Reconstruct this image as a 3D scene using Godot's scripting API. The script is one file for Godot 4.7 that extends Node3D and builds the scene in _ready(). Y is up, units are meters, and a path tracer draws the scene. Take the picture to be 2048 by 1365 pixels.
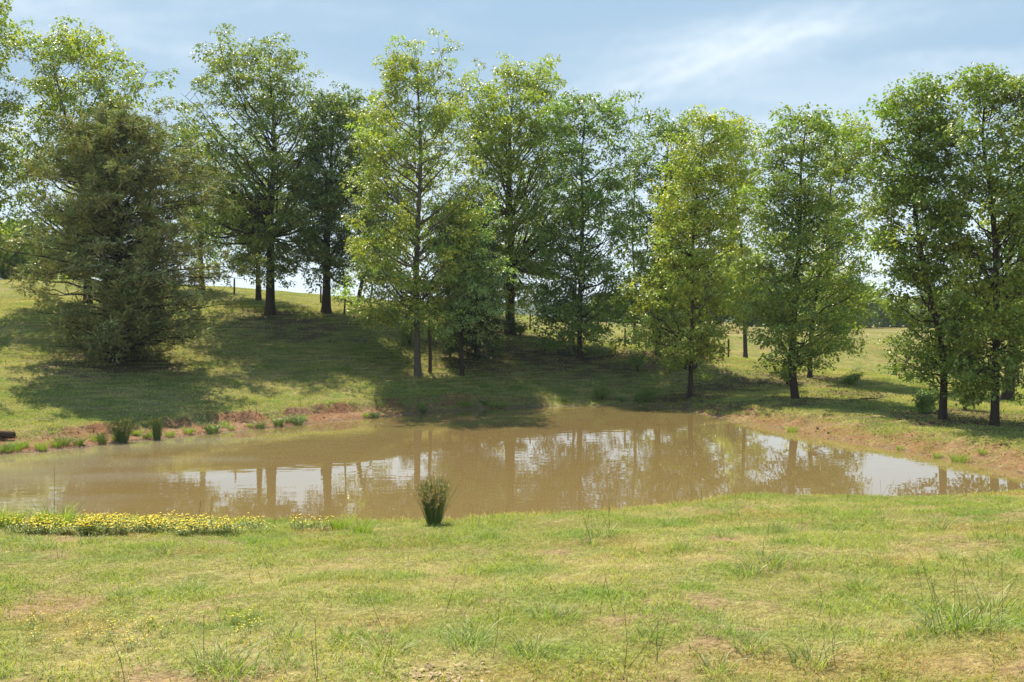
extends Node3D

# ---------------------------------------------------------------- camera facts
const F := 1991.0            # focal length in photo pixels (35 mm lens)
const EYE := 3.5             # eye height over the water, metres
const PITCH := -0.02135      # radians; horizon at row 640 of the photograph

var rng := RandomNumberGenerator.new()
var noise_a := FastNoiseLite.new()
var noise_b := FastNoiseLite.new()
var used_names := {}
var M := {}

# ---------------------------------------------------------------- small helpers
func ray(px: float, py: float) -> Vector3:
	return Vector3((px - 1024.0) / F, -(py - 682.5) / F, -1.0).rotated(Vector3.RIGHT, PITCH)

func at(px: float, py: float, depth: float) -> Vector3:
	var r := ray(px, py)
	return Vector3(0, EYE, 0) + r * (depth / -r.z)

func on_water(px: float, py: float) -> Vector2:
	var r := ray(px, py)
	var p := Vector3(0, EYE, 0) + r * (EYE / -r.y)
	return Vector2(p.x, p.z)

func on_ground(px: float, py: float) -> Vector3:
	var r := ray(px, py)
	r /= -r.z
	var d := 4.0
	var last := 4.0
	while d < 240.0:
		var p := Vector3(0, EYE, 0) + r * d
		if p.y < ground(p.x, p.z):
			break
		last = d
		d += 0.3
	for k in 8:
		var m := (d + last) * 0.5
		var p := Vector3(0, EYE, 0) + r * m
		if p.y < ground(p.x, p.z):
			d = m
		else:
			last = m
	var q := Vector3(0, EYE, 0) + r * d
	q.y = ground(q.x, q.z)
	return q

func numbered(called: String) -> String:
	var n: int = used_names.get(called, 0)
	used_names[called] = n + 1
	return called if n == 0 else "%s_%03d" % [called, n]

func tag(o: Node3D, label: String, category := "", group := "", kind := "") -> void:
	if label: o.set_meta("label", label)
	if category: o.set_meta("category", category)
	if group: o.set_meta("group", group)
	if kind: o.set_meta("kind", kind)

func thing(called: String, label: String, category: String, where: Vector3, group := "") -> Node3D:
	var o := Node3D.new()
	o.name = numbered(called)
	o.position = where
	tag(o, label, category, group)
	add_child(o)
	return o

func part(called: String, mesh: Mesh, mat: Material, parent: Node3D) -> MeshInstance3D:
	var o := MeshInstance3D.new()
	o.name = called
	o.mesh = mesh
	o.material_override = mat
	parent.add_child(o, true)
	return o

func many(called: String, mesh: Mesh, mat: Material, parent: Node3D, places: Array[Transform3D], tints: PackedColorArray) -> MultiMeshInstance3D:
	var mm := MultiMesh.new()
	mm.transform_format = MultiMesh.TRANSFORM_3D
	mm.use_colors = true
	mm.mesh = mesh
	mm.instance_count = places.size()
	for i in places.size():
		mm.set_instance_transform(i, places[i])
		mm.set_instance_color(i, tints[i])
	var o := MultiMeshInstance3D.new()
	o.name = called
	o.multimesh = mm
	o.material_override = mat
	parent.add_child(o, true)
	return o

class Shape:
	var v := PackedVector3Array()
	var n := PackedVector3Array()
	var c := PackedColorArray()
	var i := PackedInt32Array()
	func vert(p: Vector3, nn: Vector3, col: Color) -> int:
		v.append(p); n.append(nn); c.append(col)
		return v.size() - 1
	func tri(a: int, b: int, d: int) -> void:
		i.append(a); i.append(b); i.append(d)
	func flat(a: Vector3, b: Vector3, d: Vector3, col: Color) -> void:
		var nn := (d - a).cross(b - a).normalized()
		var k := vert(a, nn, col)
		vert(b, nn, col); vert(d, nn, col)
		tri(k, k + 1, k + 2)
	func tube(path: PackedVector3Array, radii: PackedFloat32Array, sides: int, col: Color, wobble := 0.0) -> void:
		var first := v.size()
		var up := Vector3(0.31, 0.11, 0.94).normalized()
		for k in path.size():
			var t := (path[mini(k + 1, path.size() - 1)] - path[maxi(k - 1, 0)]).normalized()
			var sx := t.cross(up)
			if sx.length() < 0.1:
				sx = t.cross(Vector3.RIGHT)
			sx = sx.normalized()
			var sy := t.cross(sx)
			for s in sides:
				var a := TAU * s / sides
				var dir := sx * cos(a) + sy * sin(a)
				var r := radii[k] * (1.0 + wobble * sin(a * 3.0 + k * 0.9) + wobble * 0.7 * sin(a * 5.0 - k * 1.7))
				vert(path[k] + dir * r, dir, col)
		for k in path.size() - 1:
			for s in sides:
				var a := first + k * sides + s
				var b := first + k * sides + (s + 1) % sides
				tri(a, a + sides, b)
				tri(b, a + sides, b + sides)
		var tip := vert(path[path.size() - 1], (path[path.size() - 1] - path[path.size() - 2]).normalized(), col)
		var ring := first + (path.size() - 1) * sides
		for s in sides:
			tri(ring + s, tip, ring + (s + 1) % sides)
	func mesh() -> ArrayMesh:
		var arr := []
		arr.resize(Mesh.ARRAY_MAX)
		arr[Mesh.ARRAY_VERTEX] = v
		arr[Mesh.ARRAY_NORMAL] = n
		arr[Mesh.ARRAY_COLOR] = c
		arr[Mesh.ARRAY_INDEX] = i
		var m := ArrayMesh.new()
		m.add_surface_from_arrays(Mesh.PRIMITIVE_TRIANGLES, arr)
		return m

# ---------------------------------------------------------------- terrain
var shore := PackedVector2Array()
var ctl_x := PackedFloat64Array()
var ctl_z := PackedFloat64Array()
var ctl_w := PackedFloat64Array()
var plane := [0.0, 0.0, 0.0]
const GX0 := -36.0
const GZ0 := -62.0
const CELL := 0.2
const NX := 361
const NZ := 351
var grid := PackedFloat32Array()
var have_grid := false

func make_shore() -> void:
	for p in [[0, 909], [80, 905], [160, 896], [250, 885], [330, 878], [420, 868], [500, 859], [560, 855], [630, 848], [700, 840], [760, 836],
			[820, 829], [880, 824], [940, 820], [1010, 817], [1100, 814], [1230, 812], [1300, 813], [1345, 818], [1400, 829], [1450, 841], [1500, 851], [1555, 858],
			[1610, 868], [1670, 880], [1738, 892], [1811, 905], [1884, 918], [1960, 932], [2045, 948]]:
		shore.append(on_water(p[0], p[1]))
	for p in [[13.0, -21.6], [13.9, -20.9], [13.6, -20.1], [12.2, -19.9]]:
		shore.append(Vector2(p[0], p[1]))
	for p in [[2048, 985], [1950, 990], [1850, 998], [1700, 1000], [1600, 1003], [1500, 1004], [1430, 1011], [1350, 1023], [1250, 1036], [1150, 1043],
			[1000, 1050], [866, 1056], [720, 1060], [640, 1058], [500, 1056], [300, 1052], [100, 1044], [0, 1040], [-100, 1036]]:
		shore.append(on_water(p[0], p[1]))
	for p in [[-12.5, -18.0], [-15.5, -19.2], [-17.2, -21.5], [-16.6, -24.0]]:
		shore.append(Vector2(p[0], p[1]))

func shore_distance(x: float, z: float) -> float:   # positive on land
	if x < -24.0 or x > 20.0 or z < -49.0 or z > -10.0:
		return 9.0
	var p := Vector2(x, z)
	var best := 1e9
	var inside := false
	var b := shore[shore.size() - 1]
	for a in shore:
		var e := b - a
		var w := p - a
		var t := clampf(w.dot(e) / e.length_squared(), 0.0, 1.0)
		best = minf(best, (w - e * t).length_squared())
		if (a.y > z) != (b.y > z) and x < (b.x - a.x) * (z - a.y) / (b.y - a.y) + a.x:
			inside = not inside
		b = a
	var d := sqrt(best)
	d = -d if inside else d
	return d + noise_a.get_noise_2d(x * 9.0, z * 9.0) * 0.16 + noise_a.get_noise_2d(x * 30.0, z * 30.0 + 70.0) * 0.07

func solve_terrain() -> void:
	var pts := []
	for p in [[20, 560, 62], [250, 566, 66], [480, 577, 66], [620, 592, 66], [750, 605, 66], [900, 620, 68], [1050, 636, 72], [1190, 644, 90], [1450, 652, 100], [1750, 660, 100], [2040, 664, 95],
			[225, 725, 38], [60, 640, 45], [540, 630, 49], [517, 600, 55], [652, 626, 50], [835, 750, 42.2], [1020, 668, 52], [1160, 720, 47], [1315, 710, 48], [1380, 795, 40.8],
			[1593, 800, 36], [1620, 755, 44], [1885, 840, 30.5], [1990, 850, 28.5], [2012, 800, 38], [1790, 752, 56], [1458, 715, 62], [1250, 692, 62], [1060, 662, 62], [2037, 770, 52],
			[50, 845, 29.1], [300, 836, 31], [500, 828, 33.2], [700, 813, 35.6], [940, 800, 38.2], [1200, 790, 42.2], [400, 790, 35], [640, 760, 39.4], [1050, 740, 45],
			[1400, 807, 38.6], [1610, 826, 32.3], [1738, 840, 29.9], [1884, 862, 27], [2045, 888, 24.2], [1480, 770, 44]]:
		pts.append(at(p[0], p[1], p[2]))
	for p in [[0, 1.9, 0], [0, 1.3, -6], [-6, 1.3, -6], [6, 1.35, -6], [0, 0.78, -11], [-8, 0.8, -12], [8, 0.9, -12], [-9, 0.3, -16], [-4, 0.26, -15.7], [0, 0.3, -16], [4, 0.36, -16.6], [9, 0.42, -18.6], [14, 0.6, -19],
			[-20, 0.9, -18], [-21, 0.9, -24], [-22, 1.2, -30], [-32, 3.4, -45], [20, 0.8, -15], [24, 0.5, -26], [30, 0.4, -45], [-18, 2.0, 0], [18, 2.0, 0], [0, 2.7, 9], [-18, 2.7, 9], [18, 2.7, 9],
			[0, -0.2, -28], [-8, -0.2, -24], [8, -0.1, -26], [-40, 5.6, -70], [-20, 5.4, -85], [10, 3.2, -100], [45, 2.4, -85], [-45, 5.4, -95], [60, 1.5, -50]]:
		pts.append(Vector3(p[0], p[1], p[2]))
	var n := pts.size()
	var size := n + 3
	var a := []
	for i in n:
		var row := PackedFloat64Array()
		row.resize(size + 1)
		for j in n:
			var r2: float = (pts[i].x - pts[j].x) ** 2 + (pts[i].z - pts[j].z) ** 2
			row[j] = 0.5 * r2 * log(r2 + 1e-6) if i != j else 4.0
		row[n] = 1.0; row[n + 1] = pts[i].x; row[n + 2] = pts[i].z
		row[size] = pts[i].y
		a.append(row)
	for k in 3:
		var row := PackedFloat64Array()
		row.resize(size + 1)
		for j in n:
			row[j] = [1.0, pts[j].x, pts[j].z][k]
		a.append(row)
	for c in size:
		var best := c
		for r in range(c + 1, size):
			if absf(a[r][c]) > absf(a[best][c]):
				best = r
		var keep = a[c]; a[c] = a[best]; a[best] = keep
		var pr: PackedFloat64Array = a[c]
		for r in range(c + 1, size):
			var row: PackedFloat64Array = a[r]
			var f := row[c] / pr[c]
			if f != 0.0:
				for k in range(c, size + 1):
					row[k] -= f * pr[k]
				a[r] = row
	var x := PackedFloat64Array()
	x.resize(size)
	for c in range(size - 1, -1, -1):
		var row: PackedFloat64Array = a[c]
		var s := row[size]
		for k in range(c + 1, size):
			s -= row[k] * x[k]
		x[c] = s / row[c]
	for i in n:
		ctl_x.append(pts[i].x); ctl_z.append(pts[i].z); ctl_w.append(x[i])
	plane = [x[n], x[n + 1], x[n + 2]]

func land(x: float, z: float) -> float:
	var cx := clampf(x, -55.0, 55.0)
	var cz := clampf(z, -98.0, 9.0)
	var s: float = plane[0] + plane[1] * cx + plane[2] * cz
	for i in ctl_x.size():
		var dx := cx - ctl_x[i]
		var dz := cz - ctl_z[i]
		var r2 := dx * dx + dz * dz
		s += ctl_w[i] * 0.5 * r2 * log(r2 + 1e-6)
	return s

func height(x: float, z: float) -> float:
	var h := land(x, z) + noise_a.get_noise_2d(x * 3.0, z * 3.0) * 0.07 + noise_a.get_noise_2d(x * 14.0, z * 14.0) * 0.025
	var d := shore_distance(x, z)
	if d > 4.0:
		return h
	if d <= 0.0:
		return maxf(-0.9, -0.03 + d * 0.35)
	var top := maxf(h, 0.2)
	var rough := noise_b.get_noise_2d(x * 12.0, z * 12.0)
	if z > -22.5 and d < 4.0 and (z > -19.0 or x > -14.0) and z > -22.5 + maxf(0.0, x - 6.0) * 0.25:        # the near, grassy edge
		var flat_ := smoothstep(3.0, 9.0, x)
		top = minf(top, lerpf(0.16, 0.05, flat_) + d * lerpf(0.14, 0.085, flat_))
		return lerpf(0.02, maxf(top, 0.05), smoothstep(0.0, 0.55, d))
	if x < 1.5:                               # the cut clay bank
		var edge := 1.0 + rough * 0.45 + clampf((-6.0 - x) * 0.09, -0.5, 0.9)
		edge = maxf(edge, 0.3)
		var apron := 0.02 + 0.16 * clampf(d / edge, 0.0, 1.0) + rough * 0.02
		return lerpf(apron, maxf(top, 0.34), smoothstep(edge, edge + 0.22, d))
	# the rounded earth dam
	var w := smoothstep(0.0, 1.7, d + rough * 0.25)
	return lerpf(0.02, top, w) + rough * 0.05 * smoothstep(0.05, 0.4, d) + absf(noise_b.get_noise_2d(x * 30.0, z * 30.0)) * 0.05 * smoothstep(0.1, 0.4, d) * (1.0 - smoothstep(1.5, 3.0, d))

func ground(x: float, z: float) -> float:
	var gx := (x - GX0) / CELL
	var gz := (z - GZ0) / CELL
	if not have_grid or gx < 0.0 or gz < 0.0 or gx >= NX - 1.001 or gz >= NZ - 1.001:
		return height(x, z)
	var i := int(gx)
	var j := int(gz)
	var fx := gx - i
	var fz := gz - j
	var k := j * NX + i
	return lerpf(lerpf(grid[k], grid[k + 1], fx), lerpf(grid[k + NX], grid[k + NX + 1], fx), fz)

var litter_spots := PackedVector3Array()   # x, z, radius of leaf litter under trees

func bare(x: float, z: float, d: float) -> float:    # 1 where clay shows
	var n := noise_b.get_noise_2d(x * 5.0, z * 5.0)
	var n2 := noise_a.get_noise_2d(x * 22.0 + 40.0, z * 22.0)
	var v := 0.0
	if d < 5.0 and z < -20.5 and not (x < 6.0 and z > -22.0):
		if x < 1.5:
			v = 1.0 - smoothstep(1.1 + n * 0.6 + clampf((-6.0 - x) * 0.09, -0.6, 0.9), 1.35 + n * 0.6 + clampf((-6.0 - x) * 0.09, -0.5, 1.0), d)
			v *= clampf(1.3 - (x + 9.0) * 0.1, 0.35, 1.0)
		elif x > 4.0:
			v = (1.0 - smoothstep(0.85 + n * 0.5, 1.45 + n * 0.5, d)) * clampf((x - 4.0) * 0.25, 0.3, 1.0)
			v *= 0.75 + 0.5 * n2
	elif z > -20.0:
		v = smoothstep(0.30, 0.5, n * 0.75 + n2 * 0.75) * 0.9 * smoothstep(-20.0, -9.0, z + absf(x) * 0.4)
		v = maxf(v, 0.8 * smoothstep(0.45, 0.6, n + n2 * 0.4))
	# cattle path beside the fence posts
	if z < -40.0 and x > 6.0:
		var zz := lerpf(-63.5, -53.5, clampf((x - 6.0) / 24.0, 0.0, 1.0))
		v = maxf(v, 0.85 * (1.0 - smoothstep(0.3, 1.1, absf(z - zz + n * 0.8))))
		v = maxf(v, 0.7 * smoothstep(0.35, 0.6, noise_b.get_noise_2d(x * 2.0, z * 6.0)))
	return clampf(v, 0.0, 1.0)

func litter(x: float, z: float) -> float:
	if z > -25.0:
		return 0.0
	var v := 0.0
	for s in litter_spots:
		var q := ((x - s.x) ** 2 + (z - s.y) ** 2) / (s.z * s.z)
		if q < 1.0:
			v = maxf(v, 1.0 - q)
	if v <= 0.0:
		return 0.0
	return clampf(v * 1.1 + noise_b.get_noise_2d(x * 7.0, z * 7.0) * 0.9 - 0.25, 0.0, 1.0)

func sward(x: float, z: float) -> Color:    # what colour the grass is here (linear)
	var n := noise_a.get_noise_2d(x * 2.2 + 100.0, z * 2.2) * 0.5 + 0.5
	var n2 := noise_b.get_noise_2d(x * 8.0 + 31.0, z * 8.0) * 0.5 + 0.5
	var n3 := noise_b.get_noise_2d(x * 17.0 + 9.0, z * 17.0) * 0.5 + 0.5
	var c := Color(0.38, 0.40, 0.105).lerp(Color(0.78, 0.62, 0.32), smoothstep(0.22, 0.98, n * 0.5 + n3 * 0.5))
	c = c.lerp(Color(0.28, 0.385, 0.08), clampf(n2 * 2.4 - 1.2, 0, 0.85))
	var red := noise_b.get_noise_2d(x * 4.0 - 57.0, z * 4.0 + 13.0)
	if z > -20.0:
		c = c.lerp(Color(0.60, 0.36, 0.15), clampf(red * 2.4 - 0.75, 0.0, 0.35))
	return c

func build_ground() -> void:
	var xs := PackedFloat32Array()
	var zs := PackedFloat32Array()
	for i in NX:
		xs.append(GX0 + i * CELL)
	for j in NZ:
		zs.append(GZ0 + j * CELL)
	var step := CELL
	while xs[0] > -900.0:
		step *= 1.16
		xs.insert(0, xs[0] - step)
		xs.append(xs[xs.size() - 1] + step)
	step = CELL
	while zs[0] > -1500.0:
		step *= 1.16
		zs.insert(0, zs[0] - step)
		if zs[zs.size() - 1] < 120.0:
			zs.append(zs[zs.size() - 1] + step)
	var w := xs.size()
	var l := zs.size()
	grid.resize(NX * NZ)
	var s := Shape.new()
	s.v.resize(w * l); s.n.resize(w * l); s.c.resize(w * l)
	for j in l:
		for i in w:
			s.v[j * w + i] = Vector3(xs[i], height(xs[i], zs[j]), zs[j])
	var i0 := xs.find(GX0)
	var j0 := zs.find(GZ0)
	for j in NZ:
		for i in NX:
			grid[j * NX + i] = s.v[(j + j0) * w + i + i0].y
	have_grid = true
	for j in l:
		for i in w:
			var k := j * w + i
			var p := s.v[k]
			var e := s.v[j * w + mini(i + 1, w - 1)] - s.v[j * w + maxi(i - 1, 0)]
			var f := s.v[mini(j + 1, l - 1) * w + i] - s.v[maxi(j - 1, 0) * w + i]
			s.n[k] = f.cross(e).normalized()
	build_litter_spots()
	for k in w * l:
		var p := s.v[k]
		var c := Color(0.30, 0.27, 0.09)
		if absf(p.x) < 60.0 and p.z > -110.0 and p.z < 12.0:
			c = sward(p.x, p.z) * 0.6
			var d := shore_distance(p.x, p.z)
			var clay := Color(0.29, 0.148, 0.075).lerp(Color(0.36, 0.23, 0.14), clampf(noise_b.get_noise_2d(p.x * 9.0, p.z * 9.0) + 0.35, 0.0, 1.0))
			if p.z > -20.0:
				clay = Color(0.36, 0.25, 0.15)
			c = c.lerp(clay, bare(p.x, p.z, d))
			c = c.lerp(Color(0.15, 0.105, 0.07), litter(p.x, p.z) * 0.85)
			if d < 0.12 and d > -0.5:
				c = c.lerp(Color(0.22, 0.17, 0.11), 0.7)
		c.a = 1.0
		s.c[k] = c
	s.i.resize((w - 1) * (l - 1) * 6)
	var q := 0
	for j in l - 1:
		for i in w - 1:
			var a := j * w + i
			s.i[q] = a; s.i[q + 1] = a + 1; s.i[q + 2] = a + w
			s.i[q + 3] = a + 1; s.i[q + 4] = a + w + 1; s.i[q + 5] = a + w
			q += 6
	var o := part("ground", s.mesh(), M.soil, self)
	tag(o, "grassy pasture ground sloping down to the pond", "ground", "", "structure")

func build_litter_spots() -> void:
	for p in [[1593, 800, 3.2], [1620, 755, 3.0], [1885, 840, 3.0], [1990, 850, 3.0], [1380, 795, 2.2], [1160, 720, 4.2], [1020, 672, 4.0], [940, 712, 3.2], [1315, 710, 3.0], [225, 725, 3.4], [590, 655, 3.6], [1060, 715, 3.6], [1500, 760, 2.4], [1440, 775, 2.4], [1720, 790, 2.0], [540, 632, 2.5], [1940, 830, 3.0]]:
		var q := on_ground(p[0], p[1])
		litter_spots.append(Vector3(q.x, q.z, p[2]))

# ---------------------------------------------------------------- materials
func grain(freq: float, lo: Color, hi: Color, seed_: int, size := 512, normal := false, bump := 4.0) -> NoiseTexture2D:
	var n := FastNoiseLite.new()
	n.seed = seed_
	n.noise_type = FastNoiseLite.TYPE_SIMPLEX_SMOOTH
	n.frequency = freq
	n.fractal_octaves = 5
	n.fractal_gain = 0.6
	var t := NoiseTexture2D.new()
	t.width = size
	t.height = size
	t.seamless = true
	t.noise = n
	if normal:
		t.as_normal_map = true
		t.bump_strength = bump
	else:
		var g := Gradient.new()
		g.set_color(0, lo)
		g.set_color(1, hi)
		t.color_ramp = g
	return t

func mat(rough: float, spec := 0.3) -> StandardMaterial3D:
	var m := StandardMaterial3D.new()
	m.vertex_color_use_as_albedo = true
	m.roughness = rough
	m.metallic_specular = spec
	return m

func make_materials() -> void:
	var soil := mat(0.95, 0.2)
	soil.albedo_texture = grain(0.02, Color(0.62, 0.6, 0.56), Color(1, 1, 1), 3)
	soil.heightmap_enabled = true
	soil.heightmap_scale = 4.0
	soil.heightmap_texture = grain(0.03, Color.BLACK, Color.WHITE, 4)
	soil.uv1_triplanar = true
	soil.uv1_world_triplanar = true
	soil.uv1_scale = Vector3(0.6, 0.6, 0.6)
	M.soil = soil
	for k in ["bark", "pale_bark", "wood"]:
		var b := mat(0.9, 0.25)
		b.albedo_color = {"bark": Color(0.40, 0.355, 0.31), "pale_bark": Color(0.56, 0.53, 0.48), "wood": Color(0.52, 0.46, 0.38)}[k]
		b.albedo_texture = grain(0.03, Color(0.45, 0.43, 0.4), Color(1, 1, 1), 8)
		b.heightmap_enabled = true
		b.heightmap_scale = 3.0
		b.heightmap_texture = b.albedo_texture
		b.uv1_triplanar = true
		b.uv1_world_triplanar = true
		b.uv1_scale = Vector3(2.2, 0.6, 2.2)
		M[k] = b
	var leaf := mat(0.42, 0.5)
	leaf.backlight_enabled = true
	leaf.backlight = Color(0.84, 0.89, 0.5)
	M.leaf = leaf
	var needle := mat(0.7, 0.3)
	needle.backlight_enabled = true
	needle.backlight = Color(0.6, 0.62, 0.42)
	M.needle = needle
	var grass := mat(0.55, 0.4)
	grass.backlight_enabled = true
	grass.backlight = Color(0.9, 0.92, 0.55)
	M.grass = grass
	var rush := mat(0.45, 0.45)
	rush.backlight_enabled = true
	rush.backlight = Color(0.5, 0.6, 0.3)
	M.rush = rush
	var petal := mat(0.5, 0.4)
	petal.backlight_enabled = true
	petal.backlight = Color(0.8, 0.75, 0.3)
	M.petal = petal
	M.clod = mat(0.95, 0.2)
	M.clod.albedo_texture = soil.albedo_texture
	M.clod.uv1_triplanar = true
	M.clod.uv1_scale = Vector3(3, 3, 3)

# ---------------------------------------------------------------- water
func build_water() -> void:
	var size := 1024
	var im := Image.create(size, size, false, Image.FORMAT_RGB8)
	var rough := Image.create(size, size, false, Image.FORMAT_RGB8)
	var x0 := -20.0
	var z0 := -44.0
	var ext := 36.0
	var r2 := RandomNumberGenerator.new()
	r2.seed = 77
	for j in size:
		var z := z0 + ext * (j + 0.5) / size
		for i in size:
			var x := x0 + ext * (i + 0.5) / size
			# pollen film drifted to the sheltered end
			var n := noise_a.get_noise_2d(x * 2.0 + z * 0.8, z * 3.0)
			var swirl := noise_b.get_noise_2d(x * 1.3 + n * 3.0, z * 4.0 + n * 2.0)
			var film := smoothstep(0.25, 0.75, (-x - 4.0) * 0.11 + n * 0.4 + swirl * 0.18)
			var speck := 1.0 if r2.randf() < 0.035 * film else 0.0
			var c := Color(0.180, 0.127, 0.050).lerp(Color(0.215, 0.175, 0.11), film * (0.75 + swirl * 0.3))
			c = c.lerp(Color(0.38, 0.32, 0.2), speck * 0.6)
			im.set_pixel(i, j, c.linear_to_srgb())
			var g := 0.02 + 0.035 * film
			rough.set_pixel(i, j, Color(g, g, g))
	var m := StandardMaterial3D.new()
	m.albedo_texture = ImageTexture.create_from_image(im)
	m.roughness_texture = ImageTexture.create_from_image(rough)
	m.roughness = 1.0
	m.metallic_specular = 0.62
	m.texture_repeat = false
	M.water = m
	var rip := FastNoiseLite.new()
	rip.seed = 21
	rip.noise_type = FastNoiseLite.TYPE_SIMPLEX_SMOOTH
	rip.frequency = 0.5
	rip.fractal_octaves = 3
	# the surface itself carries the ripples
	var s := Shape.new()
	var nx := 220
	var nz := 330
	var uv := PackedVector2Array()
	for j in nz + 1:
		for i in nx + 1:
			var x := x0 + ext * i / nx
			var z := z0 + (ext - 6.0) * j / nz
			var e := 0.03
			var gust := clampf(0.55 + noise_a.get_noise_2d(x * 1.2, z * 1.2 + 9.0) * 1.1, 0.15, 1.0)
			var a := 0.0011 * gust
			var dx := (rip.get_noise_2d((x + e) * 2.0, z * 5.0) - rip.get_noise_2d((x - e) * 2.0, z * 5.0)) / (2 * e) * a
			var dz := (rip.get_noise_2d(x * 2.0, (z + e) * 5.0) - rip.get_noise_2d(x * 2.0, (z - e) * 5.0)) / (2 * e) * a
			s.vert(Vector3(x, 0.0, z), Vector3(-dx, 1.0, -dz).normalized(), Color.WHITE)
			uv.append(Vector2((x - x0) / ext, (z - z0) / ext))
	for j in nz:
		for i in nx:
			var a := j * (nx + 1) + i
			s.tri(a, a + 1, a + nx + 1)
			s.tri(a + 1, a + nx + 2, a + nx + 1)
	var arr := []
	arr.resize(Mesh.ARRAY_MAX)
	arr[Mesh.ARRAY_VERTEX] = s.v
	arr[Mesh.ARRAY_NORMAL] = s.n
	arr[Mesh.ARRAY_TEX_UV] = uv
	arr[Mesh.ARRAY_INDEX] = s.i
	var am := ArrayMesh.new()
	am.add_surface_from_arrays(Mesh.PRIMITIVE_TRIANGLES, arr)
	var o := part("pond_water", am, m, self)
	tag(o, "muddy brown pond water mirroring trees and sky", "water", "", "structure")

# ---------------------------------------------------------------- foliage meshes
class Template:
	var v := PackedVector3Array()
	var n := PackedVector3Array()
	var c := PackedColorArray()

class Foliage:      # one real mesh grown from transformed copies of a template
	var v := PackedVector3Array()
	var n := PackedVector3Array()
	var c := PackedColorArray()
	var shades := []
	var t: Template
	func _init(template: Template, tint: Color, r: RandomNumberGenerator) -> void:
		t = template
		for k in 7:
			var g := r.randf_range(0.8, 1.2)
			var warm := r.randf_range(-0.12, 0.14)
			var out := PackedColorArray()
			for col in t.c:
				out.append(Color(minf(col.r * tint.r * g * (1.0 + warm), 0.8), minf(col.g * tint.g * g, 0.8), minf(col.b * tint.b * g * (1.0 - warm), 0.8), 1.0))
			shades.append(out)
	func put(x: Transform3D, k: int) -> void:
		v.append_array(x * t.v)
		n.append_array(Transform3D(x.basis.orthonormalized(), Vector3.ZERO) * t.n)
		c.append_array(shades[k % 7])
	func mesh() -> ArrayMesh:
		var arr := []
		arr.resize(Mesh.ARRAY_MAX)
		arr[Mesh.ARRAY_VERTEX] = v
		arr[Mesh.ARRAY_NORMAL] = n
		arr[Mesh.ARRAY_COLOR] = c
		var m := ArrayMesh.new()
		m.add_surface_from_arrays(Mesh.PRIMITIVE_TRIANGLES, arr)
		return m

func template(s: Shape) -> Template:
	var t := Template.new()
	for k in s.i:
		t.v.append(s.v[k])
		t.n.append(s.n[k])
		t.c.append(s.c[k])
	return t

# a twig end carrying a flat pad of leaves: shingled on top, open below
func leaf_pad(seed_: int, count: int, radius: float, size: float, wide: float, cols: Array) -> Template:
	var r := RandomNumberGenerator.new()
	r.seed = seed_
	var s := Shape.new()
	for k in count:
		var a := r.randf() * TAU
		var rr := radius * pow(r.randf(), 0.6)
		var out := Vector3(cos(a), 0, sin(a))
		var c := out * rr + Vector3.UP * (r.randfn() * radius * 0.16 + radius * 0.3 * (1.0 - (rr / radius) ** 2))
		var along := (out * 0.9 + Vector3(r.randfn(), r.randfn() * 0.8 - 0.55, r.randfn()) * 0.55).normalized()
		var up := (Vector3(r.randfn() * 0.5, 1.0, r.randfn() * 0.5)).normalized()
		var side := along.cross(up).normalized()
		up = side.cross(along).normalized()
		var len := size * r.randf_range(0.6, 1.3)
		var col: Color = cols[r.randi() % cols.size()]
		col = col * r.randf_range(0.75, 1.25)
		col.a = 1.0
		var tip := c + along * len - Vector3.UP * len * 0.15
		for sgn in [-1.0, 1.0]:
			var wing: Vector3 = c + along * len * 0.45 + side * wide * sgn * len + up * len * 0.13
			if sgn < 0: s.flat(c, wing, tip, col)
			else: s.flat(c, tip, wing, col)
	return template(s)

func spray_clump(seed_: int, count: int, radius: float, cols: Array) -> Template:   # scale-leaved cedar twigs
	var r := RandomNumberGenerator.new()
	r.seed = seed_
	var s := Shape.new()
	for k in count:
		var dir := Vector3(r.randfn(), r.randfn() * 0.6 + 0.2, r.randfn()).normalized()
		var a := dir * radius * r.randf() * 0.5
		var b := a + (dir + Vector3(r.randfn(), r.randfn(), r.randfn()) * 0.4).normalized() * radius * r.randf_range(0.3, 0.65)
		var side := (b - a).cross(Vector3(r.randfn(), r.randfn(), r.randfn())).normalized() * r.randf_range(0.016, 0.034)
		var col: Color = cols[r.randi() % cols.size()]
		col = col * r.randf_range(0.7, 1.3)
		col.a = 1.0
		var m := a.lerp(b, 0.55)
		s.flat(a, m + side, b, col)
		s.flat(a, b, m - side, col)
		var o := a.lerp(b, r.randf_range(0.3, 0.7))
		var tip := o + ((b - a).normalized() * 0.7 + side.normalized() * 0.7).normalized() * radius * r.randf_range(0.15, 0.3)
		var w := (tip - o).cross(side).normalized() * 0.016
		s.flat(o - w, o + w, tip, col)
	return template(s)

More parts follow.
